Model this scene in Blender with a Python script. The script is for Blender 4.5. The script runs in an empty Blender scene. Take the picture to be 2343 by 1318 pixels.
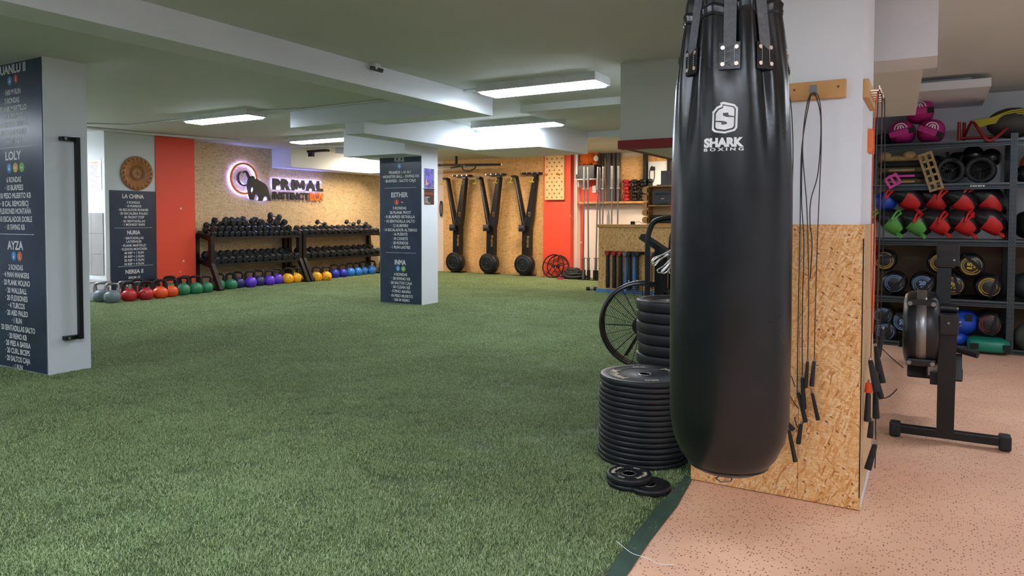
import bpy, bmesh, math, random
from mathutils import Vector, Matrix, Euler
random.seed(7)
S = bpy.context.scene
C = S.collection
PI = math.pi
R = math.radians

# ------------------------------------------------------------------ camera, world, exposure
cam_d = bpy.data.cameras.new('camera')
cam = bpy.data.objects.new('camera', cam_d); C.objects.link(cam)
cam_d.sensor_width = 36.0; cam_d.lens = 36.0*1640/2343
cam_d.shift_y = -104/2343.0; cam_d.clip_start = 0.02; cam_d.clip_end = 100
cam.matrix_world = Matrix.Translation((0, 0, 1.2)) @ Matrix.Rotation(R(30.3), 4, 'Z') @ Matrix.Rotation(R(90-1.92), 4, 'X') @ Matrix.Rotation(R(0.08), 4, 'Z')
S.camera = cam
w = bpy.data.worlds.new('world'); S.world = w; w.use_nodes = True
w.node_tree.nodes['Background'].inputs[0].default_value = (0.86, 0.93, 1.0, 1)
w.node_tree.nodes['Background'].inputs[1].default_value = 0.10
S.view_settings.view_transform = 'Standard'; S.view_settings.look = 'None'
S.view_settings.gamma = 1.0; S.view_settings.use_curve_mapping = False
S.view_settings.exposure = 1.52
PANEL = 15.0          # emission of the ceiling panels

# ------------------------------------------------------------------ materials
def lin(h):
    if isinstance(h, str):
        h = h.lstrip('#'); c = [int(h[i:i+2], 16)/255 for i in (0, 2, 4)]
    else: c = [x/255 for x in h]
    return tuple((x/12.92 if x <= .04045 else ((x+.055)/1.055)**2.4) for x in c) + (1,)
class NT:
    def __init__(s, name):
        s.m = bpy.data.materials.new(name); s.m.use_nodes = True
        s.t = s.m.node_tree; s.b = s.t.nodes['Principled BSDF']; s.out = s.t.nodes['Material Output']
    def n(s, typ, **kw):
        x = s.t.nodes.new(typ)
        for k, v in kw.items():
            if k.startswith('i_'):
                k = k[2:]; x.inputs[int(k) if k.isdigit() else k.replace('_', ' ')].default_value = v
            else: setattr(x, k, v)
        return x
    def l(s, a, b): s.t.links.new(a, b)
    def coord(s): return s.n('ShaderNodeTexCoord').outputs['Object']
    def mapping(s, v, scale=(1, 1, 1), rot=(0, 0, 0), loc=(0, 0, 0)):
        m = s.n('ShaderNodeMapping'); m.inputs['Scale'].default_value = scale; m.inputs['Rotation'].default_value = rot; m.inputs['Location'].default_value = loc
        s.l(v, m.inputs['Vector']); return m.outputs[0]
    def noise(s, v, scale, detail=3, rough=.55):
        x = s.n('ShaderNodeTexNoise'); x.inputs['Scale'].default_value = scale; x.inputs['Detail'].default_value = detail; x.inputs['Roughness'].default_value = rough
        s.l(v, x.inputs['Vector']); return x.outputs['Fac']
    def ramp(s, f, stops, interp='LINEAR'):
        x = s.n('ShaderNodeValToRGB'); x.color_ramp.interpolation = interp
        e = x.color_ramp.elements
        while len(e) < len(stops): e.new(.5)
        for q, (p, c) in zip(e, stops): q.position = p; q.color = c
        s.l(f, x.inputs[0]); return x.outputs[0]
    def mix(s, f, a, b, mode='MIX'):
        x = s.n('ShaderNodeMix', data_type='RGBA', blend_type=mode)
        for sock, v in ((x.inputs[0], f), (x.inputs[6], a), (x.inputs[7], b)):
            if hasattr(v, 'links') or hasattr(v, 'is_linked'): s.l(v, sock)
            else: sock.default_value = v
        return x.outputs[2]
    def bump(s, h, strength=.3, dist=.01):
        x = s.n('ShaderNodeBump'); x.inputs['Strength'].default_value = strength; x.inputs['Distance'].default_value = dist
        s.l(h, x.inputs['Height']); s.l(x.outputs[0], s.b.inputs['Normal']); return x
    def set(s, **kw):
        for k, v in kw.items():
            i = s.b.inputs[k.replace('_', ' ')]
            if hasattr(v, 'is_linked'): s.l(v, i)
            else: i.default_value = v
        return s
G0, G1 = (0, 0, 0, 1), (1, 1, 1, 1)
M = {}
def plain(name, col, rough=.5, metal=0.0, bump=0, bscale=200, var=.12, vscale=6, spec=.5, coat=0):
    n = NT(name); v = n.coord(); c = lin(col)
    f = n.noise(v, vscale, 4)
    d = tuple(x*(1-var) for x in c[:3]) + (1,); e = tuple(min(1, x*(1+var)) for x in c[:3]) + (1,)
    n.set(Base_Color=n.ramp(f, [(.3, d), (.7, e)]), Roughness=rough, Metallic=metal)
    n.b.inputs['Specular IOR Level'].default_value = spec
    if coat: n.b.inputs['Coat Weight'].default_value = coat; n.b.inputs['Coat Roughness'].default_value = .15
    if bump: n.bump(n.noise(v, bscale, 2), bump, .002)
    M[name] = n.m; return n.m
def emis(name, col, strength):
    n = NT(name); n.set(Base_Color=(.8, .8, .8, 1), Emission_Color=lin(col), Emission_Strength=strength); M[name] = n.m; return n.m
def osb(name, plane, cols, gloss=.45, scale=1.0, turn=0):
    n = NT(name); v = n.coord()
    sep = n.n('ShaderNodeSeparateXYZ'); n.l(v, sep.inputs[0]); cb = n.n('ShaderNodeCombineXYZ')
    a = {'x': 'Y', 'y': 'X'}[plane]
    n.l(sep.outputs[a], cb.inputs[0]); n.l(sep.outputs['Z'], cb.inputs[1]); uv = cb.outputs[0]
    warp = n.n('ShaderNodeTexNoise', i_Scale=9.0); n.l(uv, warp.inputs['Vector'])
    uv = n.mix(.035, uv, warp.outputs['Color'])
    layers = []
    for k, (ang, su, sv) in enumerate([(12, 17, 88), (66, 22, 120), (-38, 17, 96), (100, 26, 130), (35, 28, 150), (-70, 36, 180)]):
        vo = n.n('ShaderNodeTexVoronoi', voronoi_dimensions='2D', feature='F1')
        vo.inputs['Scale'].default_value = 1.0
        n.l(n.mapping(n.mapping(uv, (1, 1, 1), (0, 0, R(ang+turn))), (su*scale, sv*scale, 1), (0, 0, 0), (k*3.7, k*1.9, 0)), vo.inputs['Vector'])
        sp = n.n('ShaderNodeSeparateColor'); n.l(vo.outputs['Color'], sp.inputs[0])
        layers.append((n.ramp(sp.outputs[0], [(0, lin(cols[0])), (.10, lin(cols[1])), (.45, lin(cols[2])), (1, lin(cols[3]))]), sp.outputs[1], vo.outputs['Distance']))
    col = layers[0][0]
    for k in (1, 2, 3, 4, 5):
        mth = n.n('ShaderNodeMath', operation='GREATER_THAN'); n.l(layers[k][1], mth.inputs[0]); mth.inputs[1].default_value = .62
        col = n.mix(mth.outputs[0], col, layers[k][0])
    tone = n.noise(uv, 5.0, 4, .6)
    col = n.mix(n.ramp(tone, [(.35, (.45,)*3+(1,)), (.6, G0)]), col, lin(cols[2]))
    fine = n.noise(n.mapping(uv, (30, 220, 1)), 1.0, 3)
    col = n.mix(n.ramp(fine, [(.35, (.4,)*3+(1,)), (.6, G0)]), col, lin(cols[0]))
    fleck = n.noise(n.mapping(n.mapping(uv, (1, 1, 1), (0, 0, R(25+turn))), (55*scale, 240*scale, 1)), 1.0, 4, .7)
    col = n.mix(n.ramp(fleck, [(.60, G0), (.72, (.75,)*3+(1,))]), col, lin(cols[0]))
    col = n.mix(n.ramp(fleck, [(.28, (.6,)*3+(1,)), (.40, G0)]), col, lin(cols[3]))
    chips = n.n('ShaderNodeTexVoronoi', voronoi_dimensions='2D'); chips.inputs['Scale'].default_value = 1
    n.l(n.mapping(n.mapping(uv, (1, 1, 1), (0, 0, .6)), (38*scale, 85*scale, 1)), chips.inputs['Vector'])
    sc = n.n('ShaderNodeSeparateColor'); n.l(chips.outputs['Color'], sc.inputs[0])
    a1 = n.n('ShaderNodeMath', operation='LESS_THAN'); n.l(chips.outputs['Distance'], a1.inputs[0]); a1.inputs[1].default_value = .22
    a2 = n.n('ShaderNodeMath', operation='GREATER_THAN'); n.l(sc.outputs[0], a2.inputs[0]); a2.inputs[1].default_value = .95
    a3 = n.n('ShaderNodeMath', operation='MULTIPLY'); n.l(a1.outputs[0], a3.inputs[0]); n.l(a2.outputs[0], a3.inputs[1])
    col = n.mix(a3.outputs[0], col, lin(cols[4]))
    n.set(Base_Color=col, Roughness=gloss); n.bump(layers[1][2], .15, .002); M[name] = n.m

def painted(name, col, bump=.12, rough=.6, marks=0):
    n = NT(name); v = n.coord(); c = lin(col)
    f = n.noise(v, 1.7, 4)
    colr = n.ramp(f, [(.3, tuple(x*.95 for x in c[:3])+(1,)), (.7, c)])
    if marks:
        k = n.noise(n.mapping(v, (5, 5, 9)), 1.3, 6, .75)
        colr = n.mix(n.ramp(k, [(.70, G0), (.74, (marks,)*3+(1,))]), colr, lin('6f6a62'))
    n.set(Base_Color=colr, Roughness=rough); n.bump(n.noise(v, 90, 4), bump, .004); M[name] = n.m
painted('white_paint', 'dfe5ea', .2, .62, .25)
painted('ceiling_paint', 'cfd2cb', .18, .7)
painted('grey_paint', 'ccd3d5', .15, .6, .1)
painted('pink_white_paint', 'e6d6cf', .1, .6)
painted('dark_red_paint', '8e2420', .1, .6)
def red_paint():
    n = NT('red_paint'); v = n.coord(); c = lin('e84a2f')
    ch = n.n('ShaderNodeTexVoronoi', i_Scale=4.5); n.l(v, ch.inputs['Vector'])
    sc = n.n('ShaderNodeSeparateColor'); n.l(ch.outputs['Color'], sc.inputs[0])
    a1 = n.n('ShaderNodeMath', operation='LESS_THAN'); n.l(ch.outputs['Distance'], a1.inputs[0]); a1.inputs[1].default_value = .075
    n.set(Base_Color=n.mix(a1.outputs[0], c, lin('f0c4bb')), Roughness=.55); n.bump(n.noise(v, 60, 4), .15, .004); M['red_paint'] = n.m
red_paint()
osb('osb_pillar', 'y', ['ab662e', 'd0914c', 'e0ae70', 'efd0a0', '6a3c1e'], .5, 1.0)
osb('osb_pillar_side', 'x', ['b0875c', 'cda878', 'd8b98c', 'e2c79e', '8a6038'], .5, 1.0)
osb('osb_logo', 'x', ['a5865a', 'c0a276', 'd2b78c', 'e4cfaa', '86683f'], .55, .55, 75)
osb('osb_ski', 'y', ['bd8644', 'd49e5a', 'e2b172', 'ecc791', '9a6c3a'], .55, .5, 60)
osb('osb_desk', 'y', ['b9813c', 'd09a4e', 'e0b06a', 'efce96', '85561f'], .5, .42)
def turf_mat(name, a, b, c):
    n = NT(name); g = n.n('ShaderNodeNewGeometry')
    big = n.noise(g.outputs['Position'], 1.6, 5, .62)
    mid = n.noise(g.outputs['Position'], 14, 3, .6)
    col = n.ramp(big, [(.3, lin(a)), (.7, lin(b))])
    col = n.mix(n.ramp(mid, [(.35, (.55,)*3+(1,)), (.65, G0)]), col, lin(a))
    col = n.mix(n.ramp(g.outputs['Random Per Island'], [(.5, G0), (1, (.75,)*3+(1,))]), col, lin(c))
    n.set(Base_Color=col, Roughness=.62); n.b.inputs['Specular IOR Level'].default_value = .25
    M[name] = n.m
turf_mat('turf_blade', '708452', '90a671', 'c2cda2')
turf_mat('turf_base', '415032', '52623f', '586642')
def rubber_floor():
    n = NT('rubber_floor'); v = n.coord()
    f = n.noise(v, 2.2, 5, .6); col = n.ramp(f, [(.3, lin('d8a588')), (.7, lin('e5b898'))])
    sp = n.n('ShaderNodeTexVoronoi', i_Scale=95.0); n.l(v, sp.inputs['Vector'])
    sc = n.n('ShaderNodeSeparateColor'); n.l(sp.outputs['Color'], sc.inputs[0])
    a1 = n.n('ShaderNodeMath', operation='LESS_THAN'); n.l(sp.outputs['Distance'], a1.inputs[0]); a1.inputs[1].default_value = .30
    a2 = n.n('ShaderNodeMath', operation='GREATER_THAN'); n.l(sc.outputs[0], a2.inputs[0]); a2.inputs[1].default_value = .62
    a3 = n.n('ShaderNodeMath', operation='MULTIPLY'); n.l(a1.outputs[0], a3.inputs[0]); n.l(a2.outputs[0], a3.inputs[1])
    sp2 = n.noise(v, 240, 2); col = n.mix(n.ramp(sp2, [(.5, G0), (.75, (.4,)*3+(1,))]), col, lin('b07a60'))
    col = n.mix(a3.outputs[0], col, lin('5e3a2c'))
    n.set(Base_Color=col, Roughness=.55); n.bump(n.noise(v, 300, 3), .12, .002); M['rubber_floor'] = n.m
rubber_floor()
def banner_mat():
    n = NT('banner_vinyl'); v = n.coord()
    f = n.noise(v, 2.5, 6, .65); col = n.ramp(f, [(.3, lin('1d2838')), (.72, lin('33425a'))])
    s1 = n.noise(n.mapping(v, (60, 60, 9), (0, .3, 0)), 1.5, 5, .7)
    col = n.mix(n.ramp(s1, [(.62, G0), (.78, (.4,)*3+(1,))]), col, lin('5c6c86'))
    n.set(Base_Color=col, Roughness=.28); M['banner_vinyl'] = n.m
banner_mat()
plain('letter_white', 'd5d6d4', .5, var=.1, vscale=30)
plain('black_metal', '1b1c1e', .38, .3, var=.2)
plain('black_rubber', '191b1d', .62, 0, .25, 260, .2, 30)
plain('plate_rubber', '15181b', .42, 0, .15, 260, .25, 18)
plain('black_plastic', '16171a', .35, 0, .08, 300)
plain('black_fabric', '1a1b1d', .85, 0, .4, 400)
plain('webbing', '5a5d60', .75, 0, .5, 500, .2, 60)
plain('chrome', 'c9c9c7', .22, 1.0)
plain('steel', '8f9092', .32, 1.0, var=.15)
plain('bronze_rivet', 'b59a86', .3, 1.0)
plain('dark_iron', '2b2422', .5, .6, .2, 150)
plain('white_plastic', 'd9dadb', .4)
plain('pine_wood', 'c9985a', .5, 0, .1, 80, .12, 9)
plain('ply_wood', 'd7b17c', .55, 0, .1, 80, .1, 9)
plain('carved_wood', 'a9713f', .5, 0, .25, 60, .2, 14)
plain('carved_dark', '7c4a25', .55, 0, .3, 60, .2, 20)
plain('orange_paint', 'f07a2c', .45)
plain('orange_plush', 'd9641c', .9, 0, .8, 120, .2, 25)
plain('sign_black', '1e2024', .5)
plain('hex_rubber', '1d2226', .5, 0, .15, 250, .2, 25)
plain('tape_green', '2f4a40', .55, 0, .15, 60, .25, 10)
plain('blue_strip', '4b84b8', .5)
plain('tile_grey', '8b8b89', .4, 0, .1, 30, .08, 5)
plain('tan_fabric', '9a8458', .85, 0, .5, 220, .2, 30)
plain('olive_fabric', '5d5439', .85, 0, .5, 220, .35, 40)
plain('pink_fabric', 'b5257c', .6, 0, .3, 90, .15, 15)
plain('pink_strap', 'd24aa0', .8, 0, .4, 220)
plain('red_leather', 'c0201f', .45, 0, .25, 60, .12, 12)
plain('green_leather', '57a246', .5, 0, .25, 60, .12, 12)
plain('blue_leather', '1d46b4', .4, 0, .3, 50, .15, 12)
plain('teal_leather', '167a62', .45, 0, .3, 50, .15, 12)
plain('black_leather', '141618', .3, 0, .35, 70, .2, 20)
plain('grey_leather', '3d3c38', .6, 0, .3, 60)
plain('red_plastic', 'a8202c', .45)
plain('dark_red_metal', '8e2521', .4, .3)
plain('yellow_rope', 'b7b23a', .75, 0, .5, 300)
plain('print_yellow', 'c7a22e', .5); plain('print_blue', '6f93bd', .5); plain('print_maroon', '8a2a2e', .5)
plain('printer_grey', '4a4850', .5)
plain('laptop_grey', '6a6668', .45)
plain('brown_shaft', '7d5a44', .6); plain('club_blue', '3f79b5', .5)
plain('cable_black', '15151a', .6); plain('cable_brown', '4a352e', .6); plain('cable_orange', 'e8501c', .5)
plain('grip_foam', '1c1c1d', .85, 0, .4, 250)
plain('handle_yellow', 'b9a838', .5)
plain('icon_blue', '2f86c2', .5); plain('icon_yellow', 'd2ad3c', .5); plain('icon_green', '77ab4a', .5); plain('icon_red', 'b33530', .5); plain('icon_orange', 'd86a35', .5)
plain('poster_night', '5a58a8', .4, 0, 0, 1, .75, 14); plain('poster_dark', '2b2422', .4, 0, 0, 1, .5, 10); plain('poster_glow', 'd98a70', .4); plain('poster_red', 'd0482c', .4)
plain('paper', 'e8e8e6', .6); plain('print_grey', '9a9aa0', .6)
plain('rack_steel', '1f2427', .42, .5, var=.15)
plain('rack_grey', '3d4549', .4, .5, var=.12)
plain('rack_lip_shine', '4d565a', .3, .6, var=.12)  # lighter than the beams: shine on the ridges put into the colour
plain('letter_cream', 'cfc4b0', .5)
plain('brown_board', '6a5238', .6, 0, .15, 90)
emis('panel_glow', 'e8f1ff', PANEL)
emis('panel_glow_cool', 'e8f1ff', PANEL*1.0)
emis('panel_glow_warm', 'ffe8cc', PANEL*2.0)
emis('panel_glow_bright', 'f6f8ff', PANEL*3)
emis('led_violet', '8a90ff', 15.0)
def leather_bag():
    n = NT('bag_leather'); v = n.coord()
    f = n.noise(v, 5, 5, .6); col = n.ramp(f, [(.3, lin('070a0c')), (.75, lin('0e1316'))])
    sc = n.noise(n.mapping(v, (25, 25, 7), (0.3, .2, 0)), 1.2, 6, .75)
    n.set(Base_Color=n.mix(n.ramp(sc, [(.72, G0), (.78, (.35,)*3+(1,))]), col, lin('59626a')), Roughness=n.ramp(f, [(.3, (.26,)*3+(1,)), (.7, (.36,)*3+(1,))]))
    n.b.inputs['Specular IOR Level'].default_value = .42
    n.bump(n.noise(v, 10, 4, .6), .06, .02); M['bag_leather'] = n.m
leather_bag()
def kettle(name, col, wear):
    n = NT(name); v = n.coord(); c = lin(col)
    oi = n.n('ShaderNodeObjectInfo'); vv = n.n('ShaderNodeVectorMath', operation='ADD'); n.l(v, vv.inputs[0])
    cx = n.n('ShaderNodeCombineXYZ'); ml = n.n('ShaderNodeMath', operation='MULTIPLY'); n.l(oi.outputs['Random'], ml.inputs[0]); ml.inputs[1].default_value = 40
    n.l(ml.outputs[0], cx.inputs[0]); n.l(cx.outputs[0], vv.inputs[1])
    f = n.noise(vv.outputs[0], 17, 5, .65)
    a = n.ramp(f, [(wear, G0), (wear+.03, G1)])
    n.set(Base_Color=n.mix(a, c, lin('2a2622')), Roughness=.38); n.bump(n.noise(v, 80, 3), .08, .003); M[name] = n.m
for nm, cl, wr in [('kb_grey', '68757c', .8), ('kb_red', 'b3262a', .8), ('kb_orange', 'e2501f', .74), ('kb_green', '2f7d56', .68), ('kb_navy', '2b2c66', .66), ('kb_purple', '5a36c0', .66), ('kb_yellow', 'f0ac18', .58), ('kb_blue', '2a35b5', .72), ('kb_lightblue', '2f7fdc', .6), ('kb_plum', '5a2a3a', .7)]:
    kettle(nm, cl, wr)

# ------------------------------------------------------------------ mesh helpers
class MB:
    def __init__(s): s.v = []; s.f = []; s.mi = []; s.m = 0; s.sm = []
    def add(s, vs, fs, smooth=False):
        o = len(s.v); s.v += [tuple(x) for x in vs]; s.f += [tuple(i+o for i in f) for f in fs]; s.mi += [s.m]*len(fs); s.sm += [smooth]*len(fs); return s
    def box(s, lo, hi, mat=None, bev=0):
        (x0, y0, z0), (x1, y1, z1) = lo, hi
        if bev:
            b = bev; bm = bmesh.new(); bmesh.ops.create_cube(bm, size=1)
            for v in bm.verts: v.co = Vector(((v.co.x+.5)*(x1-x0)+x0, (v.co.y+.5)*(y1-y0)+y0, (v.co.z+.5)*(z1-z0)+z0))
            bmesh.ops.bevel(bm, geom=bm.edges[:], offset=b, segments=2, affect='EDGES', profile=.5)
            vs = [v.co.copy() for v in bm.verts]; fs = [[v.index for v in f.verts] for f in bm.faces]; bm.free()
        else:
            vs = [Vector(p) for p in ((x0,y0,z0),(x1,y0,z0),(x1,y1,z0),(x0,y1,z0),(x0,y0,z1),(x1,y0,z1),(x1,y1,z1),(x0,y1,z1))]
            fs = [(0,3,2,1),(4,5,6,7),(0,1,5,4),(1,2,6,5),(2,3,7,6),(3,0,4,7)]
        if mat is not None: vs = [mat @ v for v in vs]
        return s.add(vs, fs)
    def cyl(s, p0, p1, r0, r1=None, n=12, caps=True, smooth=True):
        r1 = r0 if r1 is None else r1; p0, p1 = Vector(p0), Vector(p1); d = (p1-p0).normalized()
        a = d.orthogonal().normalized(); b = d.cross(a); vs = []
        for p, r in ((p0, r0), (p1, r1)):
            for i in range(n): t = 2*PI*i/n; vs.append(p + (a*math.cos(t)+b*math.sin(t))*r)
        s.add(vs, [(i, (i+1) % n, n+(i+1) % n, n+i) for i in range(n)], smooth)
        if caps: s.add(vs[:n], [tuple(reversed(range(n)))]); s.add(vs[n:], [tuple(range(n))])
        return s
    def tube(s, pts, r, n=6, closed=False, smooth=True, caps=True):
        pts = [Vector(p) for p in pts]; N = len(pts); vs = []; prev = None
        rr = r if isinstance(r, (list, tuple)) else [r]*N
        for i, p in enumerate(pts):
            if closed: d = (pts[(i+1) % N]-pts[i-1])
            else: d = pts[min(i+1, N-1)]-pts[max(i-1, 0)]
            d.normalize()
            a = d.orthogonal() if prev is None else prev - d*prev.dot(d)
            if a.length < 1e-6: a = d.orthogonal()
            a.normalize(); prev = a; b = d.cross(a)
            for k in range(n): t = 2*PI*k/n; vs.append(p+(a*math.cos(t)+b*math.sin(t))*rr[i])
        fs = []
        for i in range(N if closed else N-1):
            j = (i+1) % N
            for k in range(n): fs.append((i*n+k, i*n+(k+1) % n, j*n+(k+1) % n, j*n+k))
        s.add(vs, fs, smooth)
        if caps and not closed: s.add(vs[:n], [tuple(reversed(range(n)))]); s.add(vs[-n:], [tuple(range(n))])
        return s
    def lathe(s, prof, n=24, origin=(0,0,0), mat=None, smooth=True, fn=None, cr=0):
        if cr:                     # crisp edges: doubled rings either side of every profile corner
            q = []
            for i, p in enumerate(prof):
                P = Vector(p)
                for k in (i-1, i, i+1):
                    if 0 <= k < len(prof):
                        d = Vector(prof[k])-P
                        if k == i: q.append(p) if i in (0, len(prof)-1) else None
                        elif d.length > 2.5*cr: q.append(tuple(P+d.normalized()*cr))
            prof = q
        o = Vector(origin); vs = []; L = len(prof)
        for r, z in prof:
            for i in range(n):
                t = 2*PI*i/n; rr = fn(t, z, r) if fn else r
                p = Vector((rr*math.cos(t), rr*math.sin(t), z)); vs.append(o+(mat @ p if mat is not None else p))
        fs = [(j*n+i, j*n+(i+1) % n, (j+1)*n+(i+1) % n, (j+1)*n+i) for j in range(L-1) for i in range(n)]
        s.add(vs, fs, smooth)
        if prof[0][0] > 1e-5: s.add(vs[:n], [tuple(reversed(range(n)))])
        if prof[-1][0] > 1e-5: s.add(vs[-n:], [tuple(range(n))])
        return s
    def prism(s, poly, f0, f1):          # poly: 2d points; f0/f1 map them to the two faces
        n = len(poly); a = [Vector(f0(*p)) for p in poly]; b = [Vector(f1(*p)) for p in poly]
        return s.add(a+b, [tuple(range(n)), tuple(reversed(range(n, 2*n)))] + [(i, i+n, (i+1) % n+n, (i+1) % n) for i in range(n)])
    def ellip(s, c, r, nu=16, nv=10, mat=None, smooth=True, pw=1.0):
        c = Vector(c); vs = []; sg = lambda x: math.copysign(abs(x)**pw, x)
        for j in range(nv+1):
            ph = -PI/2+PI*j/nv
            for i in range(nu):
                t = 2*PI*i/nu
                p = Vector((r[0]*sg(math.cos(ph))*sg(math.cos(t)), r[1]*sg(math.cos(ph))*sg(math.sin(t)), r[2]*sg(math.sin(ph))))
                vs.append(c+(mat @ p if mat is not None else p))
        return s.add(vs, [(j*nu+i, j*nu+(i+1) % nu, (j+1)*nu+(i+1) % nu, (j+1)*nu+i) for j in range(nv) for i in range(nu)], smooth)
    def torus(s, c, axis, Rr, r, n=32, m=8):
        c = Vector(c); d = Vector(axis).normalized(); a = d.orthogonal().normalized(); b = d.cross(a)
        return s.tube([c+(a*math.cos(2*PI*i/n)+b*math.sin(2*PI*i/n))*Rr for i in range(n)], r, m, True)
    def mesh(s, name, *mats):
        me = bpy.data.meshes.new(name); me.from_pydata([tuple(v) for v in s.v], [], s.f)
        for m in mats: me.materials.append(M[m])
        me.polygons.foreach_set('material_index', s.mi); me.polygons.foreach_set('use_smooth', s.sm)
        bm = bmesh.new(); bm.from_mesh(me); bmesh.ops.recalc_face_normals(bm, faces=bm.faces[:]); bm.to_mesh(me); bm.free()
        me.update(); return me
    def build(s, name, mat, parent=None, loc=None, rot=None):
        mats = mat if isinstance(mat, (list, tuple)) else [mat]
        return link(name, s.mesh(name, *mats), parent, loc, rot)
def link(name, me, parent=None, loc=None, rot=None):
    o = bpy.data.objects.new(name, me); C.objects.link(o)
    if parent: o.parent = parent
    if loc: o.location = loc
    if rot: o.rotation_euler = rot
    return o
def tag(o, label, cat, group=None):
    o['label'] = label; o['category'] = cat
    if group: o['group'] = group
    return o
def thing(name, label, cat, loc=(0,0,0), rot=0, group=None):
    o = bpy.data.objects.new(name, None); C.objects.link(o); o.empty_display_size = .05
    o.location = loc; o.rotation_euler = rot if isinstance(rot, tuple) else (0,0,rot)
    return tag(o, label, cat, group)
def struct(name, mb, mat, parent=None):
    o = mb.build(name, mat, parent)
    if not parent: o['kind'] = 'structure'
    return o
def dup(root, loc, rot, label, mats=None, group=None):
    r = root.copy(); C.objects.link(r); r.location = loc
    r.rotation_euler = rot if isinstance(rot, tuple) else (0,0,rot)
    r['label'] = label
    if group: r['group'] = group
    for ch in list(root.children):
        c = ch.copy(); C.objects.link(c); c.parent = r
        if mats and ch.name.split('.')[0] in mats: c.data = mats[ch.name.split('.')[0]]
        for g in ch.children:
            d = g.copy(); C.objects.link(d); d.parent = c
    return r
def smooth_path(pts, k=6):
    P = [Vector(p) for p in pts]; out = []
    for i in range(len(P)-1):
        a, b, c, d = P[max(i-1, 0)], P[i], P[i+1], P[min(i+2, len(P)-1)]
        for j in range(k):
            t = j/k; out.append(.5*((2*b)+(c-a)*t+(2*a-5*b+4*c-d)*t*t+(3*b-a-3*c+d)*t*t*t))
    out.append(P[-1]); return out
ORD = 'first second third fourth fifth sixth seventh eighth ninth tenth eleventh twelfth thirteenth fourteenth fifteenth sixteenth seventeenth eighteenth nineteenth twentieth'.split()
def B(*a): return MB().box(*a)
def text_poly(txt, bold=.0):
    """mesh of a text, cap height 1, starting at x=0; returns verts, faces, width"""
    cu = bpy.data.curves.new('lettering', 'FONT'); cu.body = txt; cu.size = 1.0; cu.offset = bold; cu.resolution_u = 3
    ob = bpy.data.objects.new('lettering', cu); me = bpy.data.meshes.new_from_object(ob)
    vs = [v.co.copy() for v in me.vertices]; fs = [tuple(p.vertices) for p in me.polygons]
    bpy.data.objects.remove(ob); bpy.data.meshes.remove(me); bpy.data.curves.remove(cu)
    if not vs: return [], [], 0
    x0 = min(v.x for v in vs); x1 = max(v.x for v in vs)
    cap = .73
    vs = [Vector(((v.x-x0)/cap, v.y/cap, 0)) for v in vs]
    return vs, fs, (x1-x0)/cap
def put_text(mb, txt, centre, height, width, fmap, bold=.012):
    """centre (u, v) = middle of the capitals; fmap(u, v) -> 3d"""
    vs, fs, wd = text_poly(txt, bold)
    if not vs: return
    k = width/wd if width else height
    mb.add([fmap(centre[0]+(v.x-wd/2)*k, centre[1]+(v.y-.5)*height) for v in vs], fs)

# ------------------------------------------------------------------ the room: floor, ceiling, beams, columns
struct('floor', B((-.93, -3, -.06), (3.2, 9.2, -.004)), 'rubber_floor')
struct('floor_turf', B((-14.5, -3, -.06), (-.93, 14, -.002)), 'turf_base')
mb = MB()
path = [(-3, -.93, -.80), (1.6, -.925, -.84), (2.2, -.915, -.86), (2.55, -.945, -.885), (2.9, -.955, -.895), (3.24, -.955, -.93)]
for i in range(len(path)-1):
    (y0, a0, b0), (y1, a1, b1) = path[i], path[i+1]
    mb.add([(a0, y0, .013), (b0, y0, .001), (b1, y1, .001), (a1, y1, .013), (a0, y0, -.01), (a1, y1, -.01), (b0, y0, -.01), (b1, y1, -.01)], [(0, 1, 2, 3), (0, 3, 5, 4), (1, 6, 7, 2)])
struct('trim_1', mb, 'tape_green')
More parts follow.
